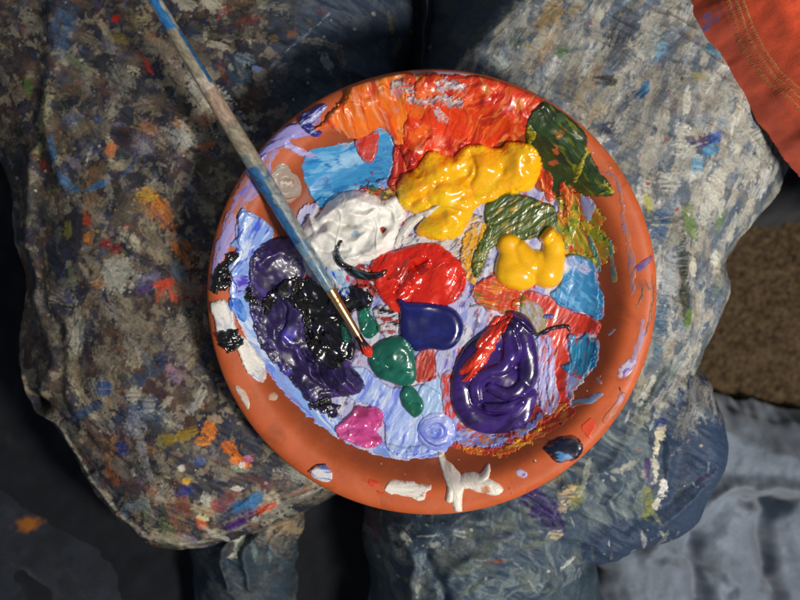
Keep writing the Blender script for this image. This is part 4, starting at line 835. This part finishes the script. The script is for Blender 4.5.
 (664,436,5,10,-20,(206,198,170),.95,.6),(660,450,4,9,-8,(204,198,172),.95,.5),(658,470,4,13,4,(190,186,172),.9,1.3),(666,490,4,10,0,(206,202,196),.9,1.2),(661,506,4,6,0,(190,186,176),.8,1.3),(668,486,2.5,6,20,(214,210,204),.95,.4),(664,424,9,9,0,(36,58,110),.8,.8),(649,470,4,14,4,(70,52,100),.8,.8),(655,484,6,8,0,(60,50,96),.7,.9),(650,500,7,16,16,(128,132,50),.75,.9),(652,516,6,7,0,(130,136,60),.7,.8),(645,474,4,5,0,(150,140,130),.7,.9),
 (575,495,7,13,-10,(124,126,70),.75,1),(567,494,9,8,0,(196,170,130),.75,1.3),(562,508,6,5,0,(200,176,136),.6,1.3),(553,480,9,5,30,(140,126,90),.6,1.1),(585,470,3,20,-14,(150,152,140),.65,.8),(536,500,26,12,-38,(52,36,94),.95,.5),(548,518,22,8,-38,(46,34,84),.9,.6),(520,486,18,9,-20,(60,44,104),.9,.6),(556,536,7,5,-10,(170,160,136),.85,.7),(500,536,12,5,0,(50,46,90),.6,.9),(536,546,20,5,10,(96,100,76),.6,1),(572,570,9,2.5,38,(170,176,170),.8,.6),(459,534,6,3,-15,(160,164,166),.85,.4),(400,563,2,2,0,(150,150,140),.8,.3),(467,540,8,4,0,(110,116,116),.6,.8),(497,560,9,2.5,6,(140,70,40),.8,.5),(470,560,9,6,20,(90,104,108),.6,.9),(425,515,2,2,0,(150,160,160),.8,.3),(395,590,14,3,5,(90,100,60),.5,.8),(470,590,20,4,30,(86,96,60),.5,.8),
 (710,480,4,10,-70,(50,40,80),.6,.8),(644,562,4,4,0,(120,130,140),.5,.8),
]
for q in D:
    dab(q[0], q[1], q[2], q[3], q[4], q[5], q[6], q[7], 1.0)
for i in range(230):      # broad wipes down the pale thigh
    px = rr_.uniform(500, 790); py = rr_.uniform(-10, 400)
    if math.hypot(px - 432, py - 291) < 212 or (px - 450) + (py - 70) < 60: continue
    k_ = rr_.uniform(.85, 1.1); col = rr_.choice([(186,184,172),(176,172,156),(200,198,190),(196,194,184),(70,88,112),(86,104,126),(64,76,94),(150,138,112)])
    dab(px, py, rr_.uniform(8, 20), rr_.uniform(3.5, 8), rr_.gauss(76 if py > 120 else 58, 12), tuple(v_ * k_ for v_ in col), rr_.uniform(.4, .8), .7, .5)
for i in range(90):
    px = rr_.uniform(20, 250); py = rr_.uniform(0, 530)
    k_ = rr_.uniform(.8, 1.05); col = rr_.choice([(150,142,126),(128,116,98),(160,154,140),(60,66,92),(100,84,70),(46,44,48)])
    dab(px, py, rr_.uniform(8, 18), rr_.uniform(4, 9), rr_.gauss(-55, 30), tuple(v_ * k_ for v_ in col), rr_.uniform(.3, .6), 1.2, .5)
for q in D[-230:]:
    if q[6] >= .8: dab(q[0], q[1], q[2], q[3], q[4], q[5], q[6] * .9, q[7], .6)
def chain(pts, wd, rgb, op, dry=.9, step=5, h=1.2):      # a worn, paint caught line such as a seam or hem, or a painted edge highlight
    for (x0, y0), (x1, y1) in zip(pts[:-1], pts[1:]):
        L_ = math.hypot(x1 - x0, y1 - y0); n_ = max(1, int(L_ / step)); an_ = math.degrees(math.atan2(-(y1 - y0), x1 - x0))
        for k in range(n_):
            f = (k + rr_.random()) / n_; v = rr_.uniform(.75, 1.15)
            dab(x0 + (x1 - x0) * f + rr_.gauss(0, .5), y0 + (y1 - y0) * f + rr_.gauss(0, .5), step * .8, wd * rr_.uniform(.6, 1.3), an_, tuple(v_ * v for v_ in rgb), op * rr_.uniform(.5, 1), dry, h)
chain([(46,432),(62,458),(86,496),(110,526),(140,546),(180,555),(208,552)], 2.2, (150,146,128), .8)  # pale hem crust, with the edge highlights painted into it
chain([(52,426),(68,452),(92,488),(118,516),(150,536)], 1.2, (110,108,96), .6)
chain([(205,545),(232,540),(262,520),(300,503),(330,492)], 2.4, (160,156,142), .75)
chain([(212,534),(240,522),(268,508),(300,495)], 1.6, (130,120,110), .6)
chain([(287,54),(314,27),(330,10)], 1.0, (130,142,160), .8, .5, 4)
chain([(256,84),(287,54)], 1.2, (110,122,140), .6, .6, 4)
chain([(452,66),(490,32),(534,-8)], 1.2, (100,98,84), .7, .6, 4)
chain([(458,70),(496,36),(540,-4)], .9, (84,86,80), .6, .6, 4)
chain([(20,300),(30,340),(26,372),(14,392)], 1.6, (112,104,84), .6); chain([(36,240),(42,300),(60,350),(72,396)], 1.8, (112,104,84), .55); chain([(62,60),(56,110),(64,160)], 2, (96,84,66), .5)  # pale strokes paint edge highlights down the left border folds
chain([(738,228),(733,262),(735,292),(726,316),(704,360)], 1.6, (150,158,156), .5)
for i in range(420):      # pin-head spatter everywhere
    px = rr_.uniform(0, 760); py = rr_.uniform(0, 590); sz = rr_.uniform(.7, 1.8)
    col = rr_.choice([(190,184,170),(176,170,156),(150,150,150),(60,90,130),(150,60,44),(40,36,40),(160,130,60)])
    dab(px, py, sz * 1.2, sz, rr_.uniform(0, 180), col, .8, .2, .4)
# dark slot worn in the fold at the far left
cx, cy = W(32, 404, -40)
hole = np.exp(-(((X - cx) * .5 + (Y - cy) * .87) / 8) ** 2 - (((X - cx) * .87 - (Y - cy) * .5) / 13) ** 2)
Z -= 30 * hole * (Z > -300)
c = np.clip(c * (1 + .22 * fine[..., None]), .003, .7)
person = empty('person', 'seated person seen from above, paint covered jeans and an orange sleeve', 'person', (0, .15, -.12))
dm = np.maximum.reduce([dLT, dRT, dRU, dLS, dRS])
keep = dm > -26
me = grid_mesh('jeans', X, Y, Z, keep, c)
o = link('jeans', me, M_DENIM); adopt(o, person); o['label'] = 'jeans thickly spattered with dried paint, dark on one leg and pale on the other'

# ------------------------------------------------------------------ sleeve
def soft_sheet(name, pts, zt, Rr, Dp, ze, colf, mat, parent=None, g=1.3, wr=(), noise=(6, 40), zmin=-520, warp=8, seed=0, ramp=None):
    P = WP(pts, ze); x0, y0 = P.min(0) - 10; x1, y1 = P.max(0) + 10
    xs_ = np.arange(x0, x1, g); ys_ = np.arange(y0, y1, g); X, Y = np.meshgrid(xs_, ys_)
    wx = X + warp * fbm(X / 50, Y / 50, 201 + seed, 3); wy = Y + warp * fbm(X / 50, Y / 50, 207 + seed, 3)
    d = sdf_poly(wx, wy, P); t = np.clip(d / Rr, 0, 1)
    Z = zt - Dp * (1 - np.clip(1 - (1 - t) ** 2, 0, 1) ** .75)
    ins = sstep(0, Rr * .5, d)
    for pl, hh in wr:
        q = smooth_line([(*W(a, b, zt), r) for a, b, r in pl]); b_, r_, _ = caps_dist(wx, wy, q); dist = r_ - b_
        Z = Z + hh * np.exp(-(dist / (r_ * .8)) ** 2) * ins
    Z = Z + ins * noise[0] * fbm(X / noise[1], Y / noise[1], 221 + seed, 4)
    if ramp is not None: Z = Z + ramp(X, Y)
    Z = np.where(d > 0, Z, Z + 3.0 * d)
    cc = colf(X, Y, d)
    me = grid_mesh(name, X, Y, Z, d > -14, np.clip(cc, .003, .8))
    o = link(name, me, mat)
    if parent: adopt(o, parent)
    return o, (X, Y, Z)
def sl_col(X, Y, d):
    c = np.tile(lin((200, 76, 44)), X.shape + (1,)).astype(float)
    n = fbm(X / 9, Y / 9, 300, 4); c = c * (1 + .25 * n[..., None])
    for (px, py, r, rgb) in [(722,12,6,(110,110,170)),(724,24,4,(110,110,160)),(730,6,4,(90,100,170)),(757,80,6,(120,70,110)),(739,4,4,(80,70,140)),(722,2,4,(110,100,160)),(770,126,8,(140,44,40))]:
        x, y = W(px, py, 70); m = sstep(r, r * .4, np.hypot(X - x, Y - y) + 3.0 * fbm(X / 3, Y / 3, 311, 3) * 2) * .75
        c = c * (1 - m[..., None]) + lin(rgb) * m[..., None]
    return c
sleeve, SG = soft_sheet('sweatshirt', [(700,-160),(718,-40),(726,4),(742,30),(764,64),(789,96),(811,128),(834,158),(870,200),(930,250),(1060,250),(1060,-160)], 92, 60, 58, 62, sl_col, M_SLEEVE, person, .8,
    wr=(([(700,-20,10),(730,40,12),(780,100,10)], 3), ([(770,-20,14),(790,20,14),(820,70,14)], 5), ([(735,0,6),(765,50,6),(800,90,6)], -2.5)), noise=(4, 30), zmin=-60)
sleeve['label'] = 'orange sleeve with a stitched seam and blue paint specks'
# stitching: two rows of short threads lying on the sleeve
sv, sq = [], []
SX, SY, SZ = SG
def sleeve_z(x, y):
    j = int(np.clip((x - SX[0, 0]) / .8, 0, SX.shape[1] - 1)); i = int(np.clip((y - SY[0, 0]) / .8, 0, SX.shape[0] - 1)); return SZ[i, j]
def thread(p, q, r):
    p = np.array(p); q = np.array(q); t = (q - p) / np.linalg.norm(q - p); u = np.cross(t, [0, 0, 1.0]); u /= np.linalg.norm(u)
    n = len(sv); m_ = 5
    for i in range(m_):
        f = i / (m_ - 1); c_ = p + (q - p) * f + np.array([0, 0, .9 * math.sin(math.pi * f) - .35])
        w = np.cross(u, t)
        for k in range(6):
            a = k / 6 * 2 * math.pi; sv.append(c_ + r * (math.cos(a) * u + math.sin(a) * w))
    for i in range(m_ - 1):
        for k in range(6): sq.append((n + i * 6 + k, n + i * 6 + (k + 1) % 6, n + (i + 1) * 6 + (k + 1) % 6, n + (i + 1) * 6 + k))
line = smooth_line([(744,-14,0),(757,16,0),(776,48,0),(796,74,0),(826,108,0)], 12)
acc = 0
pts3 = []
for (a0, b0, _), (a1, b1, _) in zip(line[:-1], line[1:]):
    for k in range(6):
        f = k / 6; pts3.append((a0 + (a1 - a0) * f, b0 + (b1 - b0) * f))
for i in range(0, len(pts3) - 3, 1):
    (a0, b0), (a1, b1) = pts3[i], pts3[i + 2]
    L = math.hypot(a1 - a0, b1 - b0); nx, ny = (b1 - b0) / L, -(a1 - a0) / L
    for off in (-4.2, 0.2, 4.4):
        jx = rr_.uniform(-.5, .5)
        p = W(a0 + nx * (off + jx), b0 + ny * (off + jx), 92); q = W(a0 + nx * (off + 2.6) + (a1 - a0) * .8, b0 + ny * (off + 2.6) + (b1 - b0) * .8, 92)
        thread((*p, sleeve_z(*p) + .6), (*q, sleeve_z(*q) + .6), .42)
me = raw_mesh('seam_stitching', np.array(sv) * K, sq)
o = link('seam_stitching', me, mat_simple('stitching_thread', (206, 116, 70), .8)); o.parent = sleeve; o.matrix_parent_inverse = (sleeve.matrix_parent_inverse @ Matrix.Identity(4)).inverted() if False else Matrix.Identity(4)

# ------------------------------------------------------------------ pale cloth on the floor
def rag_col(X, Y, d):
    n = fbm(X / 40, Y / 40, 400, 4); c = np.tile(lin((120, 130, 144)), X.shape + (1,)) * (1 + .25 * n[..., None]); return c
soft_sheet_args = dict(g=1.6)
rag, _ = soft_sheet('crumpled_cloth', [(690,420),(718,402),(760,414),(800,424),(860,428),(940,470),(980,800),(560,800),(556,700),(592,620),(598,575),(580,540),(640,480)], -330, 46, 60, -350, rag_col, M_RAG, None, 1.6,
    wr=(([(720,430,20),(770,450,24),(830,470,24)], 14), ([(650,545,24),(700,512,18),(735,488,14),(800,494,14)], 26), ([(752,500,12),(782,508,12)], -30), ([(772,508,14),(766,540,13),(774,600,14)], -36), ([(700,536,12),(694,562,14),(704,600,14)], -30), ([(730,520,18),(722,560,20),(732,620,20)], 16),
        ([(650,556,9),(700,566,9),(730,590,9)], -14), ([(800,520,24),(810,580,24)], 14)), noise=(14, 60), zmin=-455, warp=14, seed=9)
rag['label'] = 'crumpled pale blue grey cloth lying on the carpet behind the knee'; rag['category'] = 'cloth'
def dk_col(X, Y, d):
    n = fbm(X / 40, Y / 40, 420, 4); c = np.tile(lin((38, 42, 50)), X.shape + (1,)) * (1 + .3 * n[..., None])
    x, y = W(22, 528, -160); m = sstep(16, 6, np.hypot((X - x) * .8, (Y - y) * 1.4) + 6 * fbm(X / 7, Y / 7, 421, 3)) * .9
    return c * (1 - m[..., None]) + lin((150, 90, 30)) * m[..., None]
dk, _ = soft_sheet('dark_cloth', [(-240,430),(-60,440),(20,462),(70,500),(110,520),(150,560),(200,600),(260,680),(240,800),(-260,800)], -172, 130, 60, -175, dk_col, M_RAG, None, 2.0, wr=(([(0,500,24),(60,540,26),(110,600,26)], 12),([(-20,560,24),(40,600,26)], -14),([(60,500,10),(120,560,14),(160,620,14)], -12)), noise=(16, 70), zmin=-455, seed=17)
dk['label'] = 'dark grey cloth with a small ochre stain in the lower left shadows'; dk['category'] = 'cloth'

def shade_col(X, Y, d): return np.tile(lin((25, 27, 33)), X.shape + (1,)) * (1 + .3 * fbm(X / 20, Y / 20, 470, 3)[..., None])
shade_obj, _ = soft_sheet('shade_sheet', [(-640,-560),(1100,-560),(1100,196),(860,206),(760,216),(700,260),(650,330),(600,420),(560,520),(540,600),(530,760),(-640,760)], -190, 60, 60, -190, shade_col, M_RAG, None, 5.0, noise=(16, 60), zmin=-455, warp=6, seed=31)  # added near-black sheet standing in for shadow in the gaps around the legs
shade_obj['label'] = 'near-black sheet added to stand in for deep shadow under the jeans'; shade_obj['category'] = 'shade_filler'
# ------------------------------------------------------------------ carpet
gx = np.arange(-1500, 1500, 20.0); 
def carpet_z(X, Y): return -460 + 7.0 * fbm(X / 6, Y / 6, 500, 3, .7)
# fine pile over what the picture can see, carried on coarsely outside it
xs_ = np.concatenate([np.arange(-3200, -760, 60), np.arange(-760, 420, 12), np.arange(420, 900, 2.2), np.arange(900, 3200, 60)])
ys_ = np.concatenate([np.arange(-3200, -640, 60), np.arange(-640, -160, 4.0), np.arange(-160, 260, 2.6), np.arange(260, 640, 12), np.arange(640, 3200, 60)])
FX, FY = np.meshgrid(xs_, ys_); FZ = carpet_z(FX, FY)
fc = np.tile(lin((90, 74, 55)), FX.shape + (1,)); nn = fbm(FX / 6, FY / 6, 510, 4, .75)
fc = blend(fc, sstep(.02, .3, nn) * .45, (100, 84, 64)); fc = blend(fc, sstep(.02, .3, -nn) * .7, (44, 36, 28))
me = grid_mesh('floor', FX, FY, FZ, np.ones(FX.shape, bool), fc)
fl = link('floor', me, M_CARPET); fl['kind'] = 'structure'; fl['label'] = 'brown looped carpet'

# ------------------------------------------------------------------ light
w = bpy.data.worlds.new('World'); sc.world = w; w.use_nodes = True
bg = w.node_tree.nodes['Background']; bg.inputs['Color'].default_value = (.75, .86, 1.0, 1); bg.inputs['Strength'].default_value = .18
def area(name, loc, target, size, power, col, sy=None):
    l = bpy.data.lights.new(name, 'AREA'); l.shape = 'RECTANGLE'; l.size = size; l.size_y = sy or size; l.energy = power; l.color = col
    o = bpy.data.objects.new(name, l); COL.objects.link(o); o.location = loc
    o.rotation_euler = (Vector(target) - Vector(loc)).to_track_quat('-Z', 'Y').to_euler(); o['kind'] = 'helper'
    return o
area('key_lamp', (.62, -.42, .88), (.02, -.02, 0), .17, 13.6, (1, .94, .85))

# ------------------------------------------------------------------ camera
cam = bpy.data.cameras.new('camera'); co = bpy.data.objects.new('camera', cam); COL.objects.link(co)
co.location = (0, 0, CAM_H * K); co.rotation_euler = (0, 0, 0)
cam.sensor_width = 36; cam.lens = 36 * F / 800.0
cam.clip_start = .01; cam.clip_end = 50
cam.dof.use_dof = True; cam.dof.focus_distance = (CAM_H - 34) * K; cam.dof.aperture_fstop = 4.8
sc.camera = co
sc.view_settings.view_transform = 'Standard'; sc.view_settings.look = 'None'; sc.view_settings.exposure = 0
sc.render.resolution_x = 1024; sc.render.resolution_y = 768
